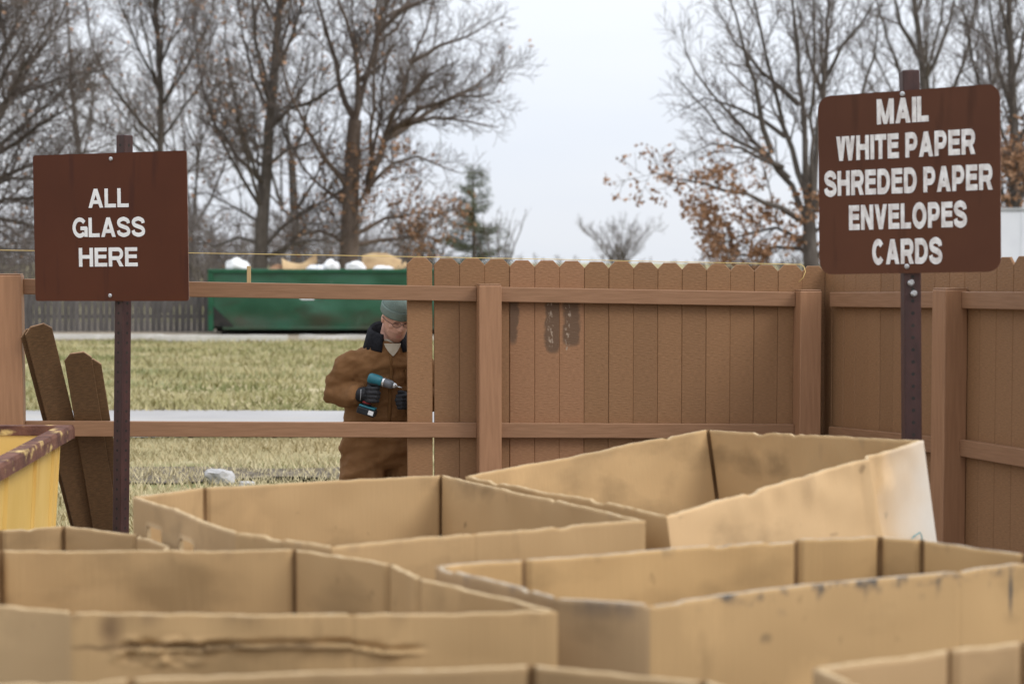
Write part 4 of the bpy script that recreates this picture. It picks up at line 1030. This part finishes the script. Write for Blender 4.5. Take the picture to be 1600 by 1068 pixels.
sheet_scrap('narrow tan cardboard strip at the right end of the heap', (bx(626), 41.8, 1.66), .34, .14, (R(-35), R(-30), 0), M['scrap_card'], .05, 5)
# grey fence, kerb, rock behind
gf = thing('weathered_fence', 'weathered grey picket fence left of the green dumpster', 'fence', (-17.0, 43.2, 0))
gme = MB(); gme.prism([(-.066, 0), (.066, 0), (.066, 1.26), (.04, 1.30), (-.04, 1.30), (-.066, 1.26)], 0, .02); gme = gme.mesh('picket', M['grey_wood'])
rnd = random.Random(5)
for i in range(64):
    o = link('picket', gme, gf); o.location = (.07 + i * .148, rnd.uniform(0, .03), rnd.uniform(-.03, .02)); o.rotation_euler = (0, R(rnd.uniform(-.8, .8)), R(rnd.uniform(-3, 3)))
for z in (.35, 1.0):
    mb = MB(); mb.box(0, 9.5, .055, .10, z, z + .09); mb.build('rail', M['grey_wood'], gf)
for i in range(5):
    mb = MB(); mb.box(-.05, .05, .105, .2, 0, 1.32); mb.build('post', M['grey_wood'], gf).location = (.1 + i * 2.3, 0, 0)
def kerb(label, x0, x1, y, h, d, seed):
    mb = MB(); nx = 24; vs = []
    for i in range(nx + 1):
        x = x0 + (x1 - x0) * i / nx; w = noise.noise((x * 2, seed, 0)) * .02
        vs += [(x, y, -.01), (x, y + .015, h + w), (x, y + d, h + w), (x, y + d, -.01)]
    mb.add(vs, [(i * 4 + k, i * 4 + k + 1, i * 4 + 5 + k, i * 4 + 4 + k) for i in range(nx) for k in range(3)] + [(0, 1, 2, 3), (nx * 4 + 3, nx * 4 + 2, nx * 4 + 1, nx * 4)])
    return tag(mb.build('concrete_kerb', M['concrete']), label, 'kerb', 'pale kerbs before the dumpster')
kerb('long pale concrete kerb on the grass in front of the dumpster', -8.0, -5.05, 38.2, .13, .3, 1)
kerb('low pale kerb beside the grey fence under the glass sign', -12.9, -8.1, 39.4, .10, .25, 3)
kerb('low pale kerb on the right, mostly behind the workman', -4.9, -2.4, 39.2, .09, .25, 5)
def rock(label, loc, size, seed):
    bm = bmesh.new(); bmesh.ops.create_icosphere(bm, subdivisions=3, radius=1.0)
    for v in bm.verts:
        c = v.co; k = 1 + .35 * noise.noise(c * 1.3 + Vector((seed, 1, 2))) + .12 * noise.noise(c * 4 + Vector((seed, 1, 2)))
        m_ = max(abs(c.x), abs(c.y), abs(c.z)); k *= (1 / m_) ** .55
        v.co = Vector((c.x * size[0] * k, c.y * size[1] * k, c.z * size[2] * k))
    me = bpy.data.meshes.new('rock'); bm.to_mesh(me); bm.free(); me.materials.append(M['rock'])
    o = link('rock', me); o.location = loc; return tag(o, label, 'rock')
rock('grey angular rock in the dry grass behind the middle box', (-2.36, 13.75, .04), (.105, .09, .075), 3)
rock('small flat grey stone right of the larger rock', (-2.13, 13.6, .005), (.07, .05, .03), 8)

# white trailer far right
tr = thing('box_trailer', 'white box trailer parked beyond the fence at far right', 'trailer', (16.2, 46.5, 0))
mb = MB(); mb.box(-4.6, 4.6, -1.25, 1.25, .95, 3.12); tb_ = mb.build('body', M['trailer'], tr, bevel=.03)
mb = MB(); mb.box(-4.63, 4.63, -1.28, 1.28, 3.125, 3.20); mb.build('roof_rail', M['trailer_trim'], tr, bevel=.01)
mb = MB(); mb.box(-4.63, 4.63, -1.28, 1.28, .82, .945); mb.build('floor_rail', M['trailer_trim'], tr, bevel=.01)
for i in range(16):
    mb = MB(); mb.box(-.02, .02, -1.262, -1.2515, .97, 3.10); mb.build('panel_seam', M['trailer'], tr).location = (-4.5 + i * .6, 0, 0)
for x in (2.2, 3.3):
    for y in (-.95, .95):
        mb = MB(); mb.tube([(x, y - .13, .48), (x, y - .12, .48), (x, y + .12, .48), (x, y + .13, .48)], [.42, .48, .48, .42], 24); wl = mb.build('wheel', M['tyre'], tr)
        mb = MB(); mb.tube([(x, y - .135, .48), (x, y - .131, .48)], .24, 18, smooth=False); mb.build('rim', M['trailer_trim'], wl)
for x in (-3.2,):
    for y in (-.7, .7):
        mb = MB(); mb.box(x - .06, x + .06, y - .06, y + .06, .0, .82); mb.build('landing_leg', M['trailer_trim'], tr)

TREES = {
 'birch_a': ((-12.26, 60), [
  [(0.07, 0.4), (0.02, 3.54), (-0.07, 5.34), (-0.0, 8.04), (-0.2, 10.97), (-0.34, 14.12), (-0.38, 16.82)],
  [(-0.02, 5.75), (-0.9, 7.03), (-1.69, 8.27), (-2.03, 9.62), (-2.14, 11.42)],
  [(0.04, 6.13), (0.79, 7.14), (1.57, 8.31), (1.91, 10.07)],
  [(0.04, 7.26), (1.01, 8.49), (2.02, 10.18), (2.59, 11.87)],
  [(-0.05, 7.82), (-0.68, 9.17), (-1.13, 10.52), (-1.35, 12.32)],
  [(0.02, 8.72), (0.79, 10.07), (1.24, 12.09)],
  [(-0.02, 5.23), (-1.24, 6.13), (-2.36, 6.69), (-3.26, 7.59)],
  [(0.02, 4.44), (1.24, 5.34), (2.36, 5.68)],
  [(0.02, 4.22), (-1.01, 4.44), (-2.14, 4.22)],
  [(-0.11, 9.62), (-0.45, 10.97), (-0.68, 12.99)],
  [(-0.16, 10.52), (0.45, 12.09), (0.79, 14.34)],
 ]),
 'oak_b': ((-7.94, 55), [
  [(-0.25, 0.1), (-0.16, 1.75), (-0.06, 3.4), (0.14, 6.08), (0.35, 8.14), (0.52, 10.2), (0.64, 12.68), (0.72, 14.95)],
  [(0.12, 5.98), (0.83, 6.66), (1.86, 7.01), (2.99, 7.94), (3.51, 8.97)],
  [(-0.04, 4.74), (0.72, 5.3), (1.55, 5.56), (2.17, 6.29)],
  [(-0.16, 2.12), (0.52, 2.88), (1.34, 3.5), (2.37, 4.02), (2.99, 5.05)],
  [(-0.14, 1.85), (0.72, 2.26), (1.75, 2.47), (2.68, 2.26)],
  [(0.0, 4.22), (-0.93, 5.15), (-1.65, 6.18), (-2.12, 7.94), (-2.37, 9.59)],
  [(-0.06, 3.4), (-0.82, 4.64), (-1.44, 5.87), (-1.86, 7.52)],
  [(0.21, 6.49), (-0.41, 7.73), (-0.72, 8.97), (-0.93, 10.62)],
  [(0.31, 7.73), (0.93, 8.97), (1.34, 10.2), (1.75, 11.85)],
  [(0.27, 7.11), (-0.31, 8.76), (-0.41, 10.2), (-0.72, 11.85)],
  [(0.47, 9.59), (1.13, 11.03), (1.34, 12.68)],
  [(-0.1, 2.99), (-1.13, 3.6), (-1.96, 4.02), (-2.58, 3.81)],
  [(0.45, 9.17), (-0.21, 10.62), (-0.41, 12.27)],
  [(-0.12, 2.37), (-0.93, 2.57), (-1.75, 2.26), (-2.37, 2.57)],
  [(-0.14, 1.95), (0.52, 2.06), (1.34, 2.99), (2.37, 3.09)],
 ]),
 'oak_c': ((-5.22, 55), [
  [(-0.08, 0.1), (-0.04, 1.75), (0.02, 3.19), (0.11, 5.05), (0.19, 6.33)],
  [(0.19, 6.29), (-0.35, 7.52), (-0.72, 8.97), (-1.07, 10.2), (-1.38, 12.06)],
  [(0.19, 6.33), (0.31, 7.73), (0.11, 8.97), (-0.35, 10.2), (-0.55, 11.65)],
  [(0.21, 6.37), (0.64, 7.94), (0.89, 9.07), (0.93, 10.2), (1.05, 12.27)],
  [(0.89, 8.97), (1.61, 9.69), (2.75, 10.1), (3.78, 10.62)],
  [(0.56, 4.02), (1.05, 5.56), (1.61, 7.11), (1.92, 8.24), (2.5, 9.79), (2.75, 11.03)],
  [(1.05, 5.63), (2.13, 6.39), (3.26, 7.21), (4.23, 7.83), (5.01, 8.55)],
  [(1.14, 5.79), (2.33, 6.6), (3.57, 6.9), (4.6, 6.9), (5.01, 7.52)],
  [(0.62, 4.18), (1.34, 4.95), (2.13, 5.21), (2.95, 4.88), (3.57, 4.68)],
  [(0.02, 3.3), (0.72, 4.33), (1.1, 5.36)],
  [(0.02, 4.02), (-0.86, 5.25), (-1.42, 6.39), (-1.89, 7.73), (-2.1, 9.17)],
  [(-0.04, 3.6), (-0.97, 4.22), (-1.59, 4.84), (-2.2, 6.08)],
  [(0.04, 2.57), (1.1, 3.19), (2.13, 3.4), (3.16, 3.19)],
  [(-0.02, 2.26), (0.89, 2.47), (1.92, 2.57), (2.95, 2.47)],
  [(-0.04, 2.37), (-0.97, 2.78), (-1.79, 2.57), (-2.41, 2.99)],
  [(0.79, 8.66), (1.51, 9.28), (2.13, 10.41)],
  [(1.92, 8.14), (2.95, 8.66), (3.98, 8.97), (4.6, 9.38)],
  [(1.51, 6.8), (2.54, 7.63), (3.57, 8.04)],
  [(1.3, 6.08), (2.75, 6.29), (3.98, 6.08), (4.81, 5.87)],
  [(0.31, 7.52), (1.1, 8.04), (1.51, 8.76)],
 ]),
 'oak_d': ((8.74, 50), [
  [(0.07, 0.07), (0.03, 1.57), (-0.04, 2.69), (-0.08, 3.35)],
  [(-0.06, 2.97), (-0.49, 4.0), (-1.15, 4.94), (-1.9, 5.88), (-2.74, 6.91), (-3.4, 8.13), (-3.58, 9.06)],
  [(-0.06, 3.25), (-0.4, 4.38), (-0.83, 5.69), (-1.15, 7.0), (-1.52, 8.5), (-1.9, 9.81), (-1.99, 10.94)],
  [(-0.02, 3.35), (-0.21, 4.75), (-0.34, 6.44), (-0.53, 8.13), (-0.72, 9.44), (-0.96, 11.13)],
  [(0.03, 3.25), (0.17, 5.13), (0.35, 7.0), (0.41, 8.69), (0.48, 10.56), (0.56, 12.44)],
  [(0.35, 7.0), (0.82, 8.03), (1.38, 8.69), (1.95, 9.81)],
  [(0.32, 6.63), (-0.21, 7.85), (-0.58, 9.06)],
  [(-0.15, 2.88), (-0.96, 3.35), (-1.99, 3.72), (-3.3, 4.0), (-4.05, 4.1), (-4.8, 4.28)],
  [(-0.64, 4.19), (-1.62, 5.03), (-2.65, 5.6), (-3.49, 6.63), (-3.96, 7.19)],
  [(-0.83, 4.53), (-2.18, 5.03), (-3.12, 5.09), (-3.87, 4.75)],
  [(-0.21, 2.41), (-0.96, 2.78), (-1.8, 2.6), (-2.65, 2.22)],
  [(-0.08, 2.13), (-0.96, 2.22), (-1.71, 1.98), (-2.55, 1.9)],
  [(0.07, 3.25), (0.82, 4.56), (1.38, 6.06), (1.95, 7.75), (2.13, 9.44)],
  [(-0.4, 6.35), (-1.43, 7.38), (-2.18, 8.31), (-2.74, 9.44)],
  [(-1.15, 4.94), (-1.62, 6.44), (-1.99, 7.56), (-2.37, 8.88), (-2.93, 10.0)],
  [(0.17, 2.69), (1.2, 3.25), (2.13, 3.81)],
  [(-0.77, 5.41), (-1.99, 6.25), (-3.02, 6.63), (-3.77, 6.25)],
 ]),
 'elm_e': ((15.11, 62), [
  [(0.05, 0.12), (0.0, 3.14), (-0.09, 6.63), (-0.32, 8.95), (-0.58, 10.81), (-0.81, 13.13), (-0.93, 15.92)],
  [(-0.05, 5.93), (0.7, 7.79), (1.16, 9.42), (1.4, 11.27), (1.51, 13.6)],
  [(-0.09, 6.63), (-0.93, 8.49), (-1.39, 9.88), (-1.74, 11.27), (-1.98, 12.67)],
  [(-0.23, 8.25), (0.35, 9.65), (0.7, 11.04), (0.93, 13.37)],
  [(-0.32, 8.95), (-1.05, 10.34), (-1.39, 11.74), (-1.63, 14.06)],
  [(-0.02, 4.77), (-1.16, 6.86), (-1.98, 8.49), (-2.56, 9.88)],
  [(-0.02, 4.53), (1.16, 5.93), (2.09, 7.79), (2.56, 9.88)],
  [(-0.58, 10.58), (0.0, 11.97), (0.12, 14.06)],
  [(-0.02, 5.23), (1.63, 7.09), (1.98, 8.95), (1.86, 10.81)],
  [(-0.05, 5.46), (-1.63, 7.56), (-2.32, 8.72), (-2.44, 10.11)],
 ]),
 'oak_f': ((14.81, 50), [
  [(0.04, 0.07), (-0.04, 1.94), (-0.11, 4.19), (-0.22, 6.44), (-0.34, 8.31), (-0.37, 10.19), (-0.45, 12.44)],
  [(-0.11, 4.38), (-0.75, 5.69), (-1.12, 7.0), (-1.41, 8.5), (-1.69, 9.81)],
  [(-0.15, 4.94), (0.38, 6.25), (0.94, 7.56)],
  [(-0.21, 6.06), (-0.66, 7.38), (-0.84, 8.69), (-0.94, 10.19)],
  [(-0.26, 7.0), (0.19, 8.31), (0.56, 9.63)],
  [(-0.34, 8.13), (-0.75, 9.44), (-1.03, 10.75)],
  [(-0.04, 2.88), (-0.56, 3.81), (-1.12, 4.38), (-1.5, 4.94)],
  [(-0.04, 2.5), (0.75, 3.44), (1.5, 3.81)],
  [(-0.07, 3.44), (0.56, 4.38), (1.31, 4.75)],
  [(-0.04, 2.69), (-0.66, 3.06), (-1.03, 2.97)],
  [(-0.06, 3.06), (-0.37, 4.0), (-0.56, 4.94)],
 ]),
 'maple_g': ((-15.66, 48), [
  [(-0.09, 0.13), (-0.03, 1.93), (0.04, 3.37), (0.18, 4.27)],
  [(0.07, 3.73), (1.08, 4.99), (1.98, 6.07), (2.88, 7.33), (3.78, 8.77)],
  [(0.07, 3.55), (1.26, 4.27), (2.34, 4.72), (3.42, 5.08), (4.14, 5.53)],
  [(0.18, 4.27), (0.9, 5.89), (1.62, 7.15), (2.34, 8.59), (2.88, 10.21)],
  [(0.18, 4.27), (0.36, 6.25), (0.72, 8.05), (0.9, 9.85), (1.26, 11.65)],
  [(0.15, 4.09), (-0.54, 5.89), (-1.26, 7.69), (-1.62, 9.49)],
  [(0.04, 3.19), (1.26, 3.55), (2.52, 3.73), (3.42, 3.37)],
  [(0.04, 3.01), (1.08, 3.01), (2.16, 2.65), (3.06, 2.29)],
  [(0.72, 5.53), (1.8, 6.43), (3.06, 6.79), (3.96, 6.97)],
  [(0.81, 5.89), (1.44, 7.69), (1.8, 9.13), (2.34, 10.39)],
  [(0.04, 3.19), (-1.26, 4.09), (-2.34, 4.81)],
  [(1.26, 4.81), (2.52, 5.53), (3.6, 6.07)],
  [(1.08, 6.25), (2.16, 7.69), (2.7, 8.77)],
  [(0.18, 3.91), (1.62, 5.53), (2.52, 6.43), (3.6, 7.33)],
  [(0.07, 3.37), (1.62, 4.09), (2.88, 4.18), (3.87, 4.45)],
  [(1.26, 7.15), (1.8, 8.41), (2.07, 9.85)],
  [(0.07, 2.83), (1.8, 2.11), (2.7, 1.93)],
 ]),
}

# ---------------------------------------------------------------- trees
class TreeMesh:
    def __init__(s): s.v = []; s.f = []
    def tube(s, pts, rads, n):
        b = len(s.v); v = s.v; last = len(pts) - 1; u = None
        for i, p in enumerate(pts):
            d = pts[i + 1] - p if i < last else p - pts[i - 1]
            d = d.normalized()
            if u is None: u = d.orthogonal().normalized()
            else: u = (u - d * u.dot(d)).normalized()
            w = d.cross(u); r = rads[i]
            for k in range(n):
                c, sn = TRIG[n][k]
                v.append((p.x + (u.x * c + w.x * sn) * r, p.y + (u.y * c + w.y * sn) * r, p.z + (u.z * c + w.z * sn) * r))
        for i in range(last):
            for k in range(n):
                k2 = (k + 1) % n
                s.f.append((b + i * n + k, b + i * n + k2, b + (i + 1) * n + k2, b + (i + 1) * n + k))
    def build(s, name, m, parent, smooth=True):
        me = bpy.data.meshes.new(name); me.from_pydata(s.v, [], s.f); me.materials.append(m)
        if smooth: me.polygons.foreach_set('use_smooth', [True] * len(me.polygons))
        me.update(); return link(name, me, parent)
TRIG = {n: [(math.cos(2 * math.pi * k / n), math.sin(2 * math.pi * k / n)) for k in range(n)] for n in (3, 4, 5, 6, 8, 10)}
def rv(rnd): return Vector((rnd.gauss(0, 1), rnd.gauss(0, 1), rnd.gauss(0, 1))).normalized()
def subdivide(pts, rnd, wob):
    out = [pts[0]]
    for a, b in zip(pts, pts[1:]):
        L = (b - a).length; k = max(1, int(L / .55))
        for j in range(1, k + 1):
            p = a.lerp(b, j / k)
            if j < k: p = p + rv(rnd) * wob * L / k
            out.append(p)
    return out
def polylen(pts): return sum((b - a).length for a, b in zip(pts, pts[1:]))
def grow_side(pts, rad0, rad1, level, rnd, TM, tips, cfg, t0):
    """side shoots along a polyline"""
    L = polylen(pts)
    step = cfg['step'][level]; s = L * t0 + rnd.random() * step
    acc = 0.0; i = 0; side_ = rnd.random() * 6.28
    seg = [(b - a).length for a, b in zip(pts, pts[1:])]
    while s < L:
        while i < len(seg) - 1 and acc + seg[i] < s: acc += seg[i]; i += 1
        f = (s - acc) / max(seg[i], 1e-6)
        p = pts[i].lerp(pts[i + 1], min(1, f)); d = (pts[i + 1] - pts[i]).normalized()
        side_ += 2.4 + rnd.uniform(-.5, .5)
        o1 = d.orthogonal().normalized(); o2 = d.cross(o1)
        rad = (o1 * math.cos(side_) + o2 * math.sin(side_))
        ang = R(rnd.uniform(*cfg['angle']))
        nd = (d * math.cos(ang) + rad * math.sin(ang)); nd.z += cfg['up']; nd.normalize()
        frac = s / L
        ln = cfg['len'][level] * rnd.uniform(.55, 1.25) * (1.15 - .65 * frac) * min(1.0, .35 + L / cfg['ref'][level])
        r = max(cfg['rmin'], (rad0 + (rad1 - rad0) * frac) * rnd.uniform(.42, .62))
        k = 3 if level < 2 else (2 if level == 2 else 1)
        q = [p]; dd = nd
        for j in range(k):
            dd = (dd + rv(rnd) * cfg['wob'] + Vector((0, 0, cfg['up'] * .35))).normalized(); q.append(q[-1] + dd * (ln / k))
        rs = [r + (max(cfg['rmin'] * .6, r * .3) - r) * j / k for j in range(k + 1)]
        TM[min(level, 1)].tube(q, rs, 4 if level == 0 else 3)
        if level < cfg['depth']: grow_side(q, r, rs[-1], level + 1, rnd, TM, tips, cfg, .12)
        else: tips.append(q[-1])
        s += step * rnd.uniform(.6, 1.4)
CFG = dict(step=(.29, .175, .125), len=(1.75, .92, .56), ref=(6.0, 2.2, 1.0), angle=(28, 58), up=.14, wob=.16, rmin=.0085, depth=2)
CFG_OPEN = dict(CFG); CFG_OPEN.update(step=(.38, .24, .16))
def leaf_mesh(spots, rnd, per, size, spread, m, name, parent):
    v = []; f = []
    for p in spots:
        for _ in range(per):
            c = p + rv(rnd) * spread * rnd.random(); a = rv(rnd); a.z -= .5; a.normalize(); b = a.orthogonal().normalized()
            if rnd.random() < .5: b = a.cross(b)
            s = size * rnd.uniform(.6, 1.3); i = len(v)
            v += [tuple(c), tuple(c + a * s * .5 + b * s * .33 + rv(rnd) * s * .1), tuple(c + a * s), tuple(c + a * s * .5 - b * s * .33 + rv(rnd) * s * .1)]
            f += [(i, i + 1, i + 2), (i, i + 2, i + 3)]
    me = bpy.data.meshes.new(name); me.from_pydata(v, [], f); me.materials.append(m); me.update()
    return link(name, me, parent)
def bare_tree(name, label, key, r0, seed, leaves=None, cfg=CFG, rlimb=.10, bark='bark', volume=9, group='bare winter trees behind the yard', at=None, flip=1):
    (X, D), limbs = TREES[key]
    if at: X, D = at; limbs = [[(x * flip, z) for x, z in l] for l in limbs]
    rlimb *= .82
    rnd = random.Random(seed)
    root = thing(name, label, 'tree', (X, D, 0), 0, group)
    TM = [TreeMesh(), TreeMesh()]; tips = []
    TM[0] = TreeMesh(); trunk = TreeMesh()
    ztop = max(p[1] for l in limbs for p in l)
    for li, l in enumerate(limbs):
        depth = 0 if li == 0 else rnd.uniform(-.75, .75)
        x_a = l[0][0]
        pts = [Vector((x, depth * (abs(x - x_a) + .25 * (z - l[0][1])) * (i > 0), z)) for i, (x, z) in enumerate(l)]
        if li == 0: pts[0].z = -.05
        pts = subdivide(pts, rnd, .10 if li else .04)
        L = polylen(pts)
        ra = r0 if li == 0 else rlimb * min(1.25, .5 + L / 9)
        rb = (.03 if li == 0 and ztop - l[-1][1] < 3 else (r0 * .62 if li == 0 else .014))
        k = len(pts) - 1
        rs = [ra + (rb - ra) * (i / k) ** (.85 if li else .9) for i in range(k + 1)]
        if li == 0: rs[0] *= 1.35
        trunk.tube(pts, rs, 10 if li == 0 else 6)
        grow_side(pts, min(ra, .09), min(rb, .05), 0, rnd, TM, tips, cfg, .22 if li else .35)
    # further limbs towards and away from the viewer so that the crown is round
    base = limbs[0]
    for q in range(volume):
        f = .35 + .6 * q / max(1, volume - 1)
        src = limbs[rnd.randrange(1, min(len(limbs), 9))]
        sgn = 1 if q % 2 else -1
        pts = [Vector((0, 0, 0))]
        k = len(src)
        p0 = Vector((src[0][0], 0, src[0][1]))
        pts = [p0] + [Vector((src[0][0] + (x - src[0][0]) * .35, sgn * (abs(x - src[0][0]) * .8 + .2 * (z - src[0][1])), z)) for x, z in src[1:]]
        pts = subdivide(pts, rnd, .12); kk = len(pts) - 1
        ra = rlimb * .8
        trunk.tube(pts, [ra + (.012 - ra) * i / kk for i in range(kk + 1)], 5)
        grow_side(pts, ra, .012, 0, rnd, TM, tips, cfg, .25)
    trunk.build('trunk', M[bark], root)
    cr_ = TM[0].build('crown', M['twig' if bark == 'bark' else 'bark_brown'], root)
    tag(TM[1].build('twigs', M['twig'], cr_), kind='stuff')
    if leaves:
        spots = [p for p in tips if leaves['where'](p) and rnd.random() < leaves['keep'](p)]
        tag(leaf_mesh(spots, rnd, leaves['per'], leaves.get('size', .15), .30, M['dry_leaf'], 'dry_leaves', root), kind='stuff')
    return root
bare_tree('bare_tree', 'bare tree with one straight slim trunk above the glass sign', 'birch_a', .17, 11, dict(where=lambda p: True, keep=lambda p: .07, per=1, size=.13), rlimb=.075, volume=6)
bare_tree('bare_tree', 'bare tree with a tall dark trunk behind the left part of the dumpster', 'oak_b', .27, 12, dict(where=lambda p: True, keep=lambda p: .16, per=1, size=.15), volume=6)
bare_tree('bare_tree', 'wide bare tree with forked trunk behind the dumpster cardboard, brown leaves low', 'oak_c', .36, 13,
          dict(where=lambda p: True, keep=lambda p: .70 if p.z < 4.0 and p.x > -1.0 else (.25 if p.z < 5.6 and -2 < p.x < 2.2 else .008), per=3, size=.15), rlimb=.125, bark='bark_brown', volume=8)
bare_tree('bare_tree', 'spreading bare tree left of the mail sign with rusty leaves on low limbs', 'oak_d', .30, 14,
          dict(where=lambda p: p.z < 5.2, keep=lambda p: 1.0 if p.z < 3.5 else (.6 if p.z < 4.4 else .06), per=10, size=.16), cfg=CFG_OPEN, rlimb=.105, volume=4)
bare_tree('bare_tree', 'bare tree with upright limbs rising over the top of the mail sign', 'elm_e', .26, 15, None, cfg=CFG_OPEN, rlimb=.095, volume=4)
bare_tree('bare_tree', 'tree at the right edge with brown leaves above the white trailer', 'oak_f', .24, 16,
          dict(where=lambda p: p.z < 6.2, keep=lambda p: .95 if p.z < 5.0 else .4, per=5, size=.17), rlimb=.10, volume=5)
CFG_BACK = dict(CFG); CFG_BACK.update(step=(.48, .34, .24), rmin=.011)
bare_tree('bare_tree', 'thin bare tree far back between the glass sign and the dark trunk', 'oak_d', .24, 51, None, cfg=CFG_BACK, rlimb=.08, volume=3, at=(-14.6, 78))
bare_tree('bare_tree', 'bare tree far back seen between the two trunks behind the dumpster', 'oak_c', .26, 52, dict(where=lambda p: p.z < 6, keep=lambda p: .1, per=1, size=.16), cfg=CFG_BACK, rlimb=.09, volume=3, at=(-9.6, 76), flip=-1)
bare_tree('bare_tree', 'bare tree far back directly behind the glass sign', 'oak_b', .24, 53, None, cfg=CFG_BACK, rlimb=.08, volume=3, at=(-20.5, 82), flip=-1)
CFG_DENSE = dict(CFG); CFG_DENSE.update(step=(.25, .16, .125), len=(2.1, 1.0, .6), up=.10)
bare_tree('bare_tree', 'dense bare tree reaching in from the left edge of the picture', 'maple_g', .34, 17, dict(where=lambda p: True, keep=lambda p: .03, per=1, size=.13), cfg=CFG_DENSE, rlimb=.12, volume=4)

def small_tree(name, label, loc, h, spread, stems, seed, m='twig', r=.05, group=None, cat='tree', rmin=.008):
    rnd = random.Random(seed); root = thing(name, label, cat, loc, 0, group)
    trunk = TreeMesh(); TM = [TreeMesh(), TreeMesh()]; tips = []
    cfg = dict(step=(.40, .28, .22), len=(h * .26, h * .15, h * .09), ref=(h * .8, 1.5, .8), angle=(22, 48), up=.2, wob=.16, rmin=rmin, depth=2)
    for k in range(stems):
        a = 6.283 * k / stems + rnd.uniform(-.4, .4); d = spread * rnd.uniform(.3, 1.0)
        p = [Vector((0, 0, -.03)), Vector((math.cos(a) * d * .15, math.sin(a) * d * .15, h * .3)), Vector((math.cos(a) * d * .6, math.sin(a) * d * .6, h * .68)), Vector((math.cos(a) * d, math.sin(a) * d, h * rnd.uniform(.85, 1.0)))]
        p = subdivide(p, rnd, .1); kk = len(p) - 1
        trunk.tube(p, [r + (.012 - r) * i / kk for i in range(kk + 1)], 5)
        grow_side(p, r, .012, 0, rnd, TM, tips, cfg, .2)
    trunk.build('trunk', M[m], root); c_ = TM[0].build('crown', M[m], root); tag(TM[1].build('twigs', M[m], c_), kind='stuff')
    return root
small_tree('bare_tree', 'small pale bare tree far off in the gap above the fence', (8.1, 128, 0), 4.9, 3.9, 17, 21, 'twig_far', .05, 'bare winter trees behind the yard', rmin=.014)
small_tree('bare_shrub', 'low bare shrub spreading right of the conifer', (-.45, 58.5, 0), 3.4, 1.5, 7, 22, 'twig', .035, cat='shrub')
small_tree('bare_shrub', 'low bare shrub between the conifer and the forked tree', (-3.2, 61, 0), 3.6, 1.6, 7, 23, 'twig', .035, cat='shrub')

# conifer
ct = thing('conifer', 'small dark green conifer rising just above the brown pickets', 'tree', (-1.36, 60, 0))
rnd = random.Random(31); tk = TreeMesh(); tk.tube([Vector((0, 0, -.03)), Vector((.03, 0, 2.5)), Vector((-.02, 0, 5.15))], [.11, .075, .015], 8); tk.build('trunk', M['bark'], ct)
br = TreeMesh(); spots = []
z = .9
while z < 5.1:
    f = (5.25 - z) / 4.4; ln = 1.42 * min(1, f * 1.15) ** .85 + .14
    for k in range(7):
        a = rnd.uniform(0, 6.283); L = ln * rnd.uniform(.4, 1.22)
        if noise.noise((math.cos(a) * 1.5, math.sin(a) * 1.5, z * 1.8)) < -.12: continue
        p = [Vector((0, 0, z)), Vector((math.cos(a) * L * .5, math.sin(a) * L * .5, z + .06 * L)), Vector((math.cos(a) * L, math.sin(a) * L, z + .22 * L))]
        br.tube(p, [.022, .014, .005], 3)
        m_ = max(3, int(L / .085))
        for j in range(2, m_ + 1):
            for _ in range(2): spots.append(p[0].lerp(p[2], j / m_) + rv(rnd) * .10)
    z += .145
br.build('branches', M['bark'], ct)
v = []; f = []
for p in spots:
    for _ in range(9):
        c = p + rv(rnd) * .09; a = rv(rnd); a.z = abs(a.z) * .7; b = a.orthogonal().normalized(); s = rnd.uniform(.08, .15); i = len(v)
        v += [tuple(c - b * .011), tuple(c + b * .011), tuple(c + a * s)]; f.append((i, i + 1, i + 2))
me = bpy.data.meshes.new('crown'); me.from_pydata(v, [], f); me.materials.append(M['needle']); me.update(); link('crown', me, ct)

# far brush that reads as one mass
def thicket(name, label, x0, x1, y0, y1, h, stems, seed, m, r=.018):
    rnd = random.Random(seed); T = TreeMesh()
    for _ in range(stems):
        x = rnd.uniform(x0, x1); y = rnd.uniform(y0, y1); p = Vector((x, y, -.02))
        hh = h * rnd.uniform(.45, 1.0) * (.7 + .5 * noise.noise((x * .12, y * .12, seed)))
        d = Vector((rnd.gauss(0, .22), rnd.gauss(0, .22), 1)).normalized(); pts = [p]
        for k in range(3): d = (d + rv(rnd) * .15).normalized(); pts.append(pts[-1] + d * hh / 3)
        T.tube(pts, [r, r * .8, r * .6, r * .35], 3)
        for k in range(9):
            b = pts[1 + k % 3].lerp(pts[min(3, 2 + k % 3)], rnd.random()); dd = (d + rv(rnd) * .75).normalized(); L = hh * rnd.uniform(.15, .4)
            c = b + dd * L * .5 + rv(rnd) * .06; e = c + (dd + rv(rnd) * .4).normalized() * L * .5
            T.tube([b, c, e], [r * .5, r * .4, r * .22], 3)
            for _ in range(2):
                e2 = c + (dd + rv(rnd) * .7).normalized() * L * .4; T.tube([c, e2], [r * .35, r * .2], 3)
    me = bpy.data.meshes.new(name); me.from_pydata(T.v, [], T.f); me.materials.append(m); me.update()
    return tag(link(name, me), label, 'brush', kind='stuff')
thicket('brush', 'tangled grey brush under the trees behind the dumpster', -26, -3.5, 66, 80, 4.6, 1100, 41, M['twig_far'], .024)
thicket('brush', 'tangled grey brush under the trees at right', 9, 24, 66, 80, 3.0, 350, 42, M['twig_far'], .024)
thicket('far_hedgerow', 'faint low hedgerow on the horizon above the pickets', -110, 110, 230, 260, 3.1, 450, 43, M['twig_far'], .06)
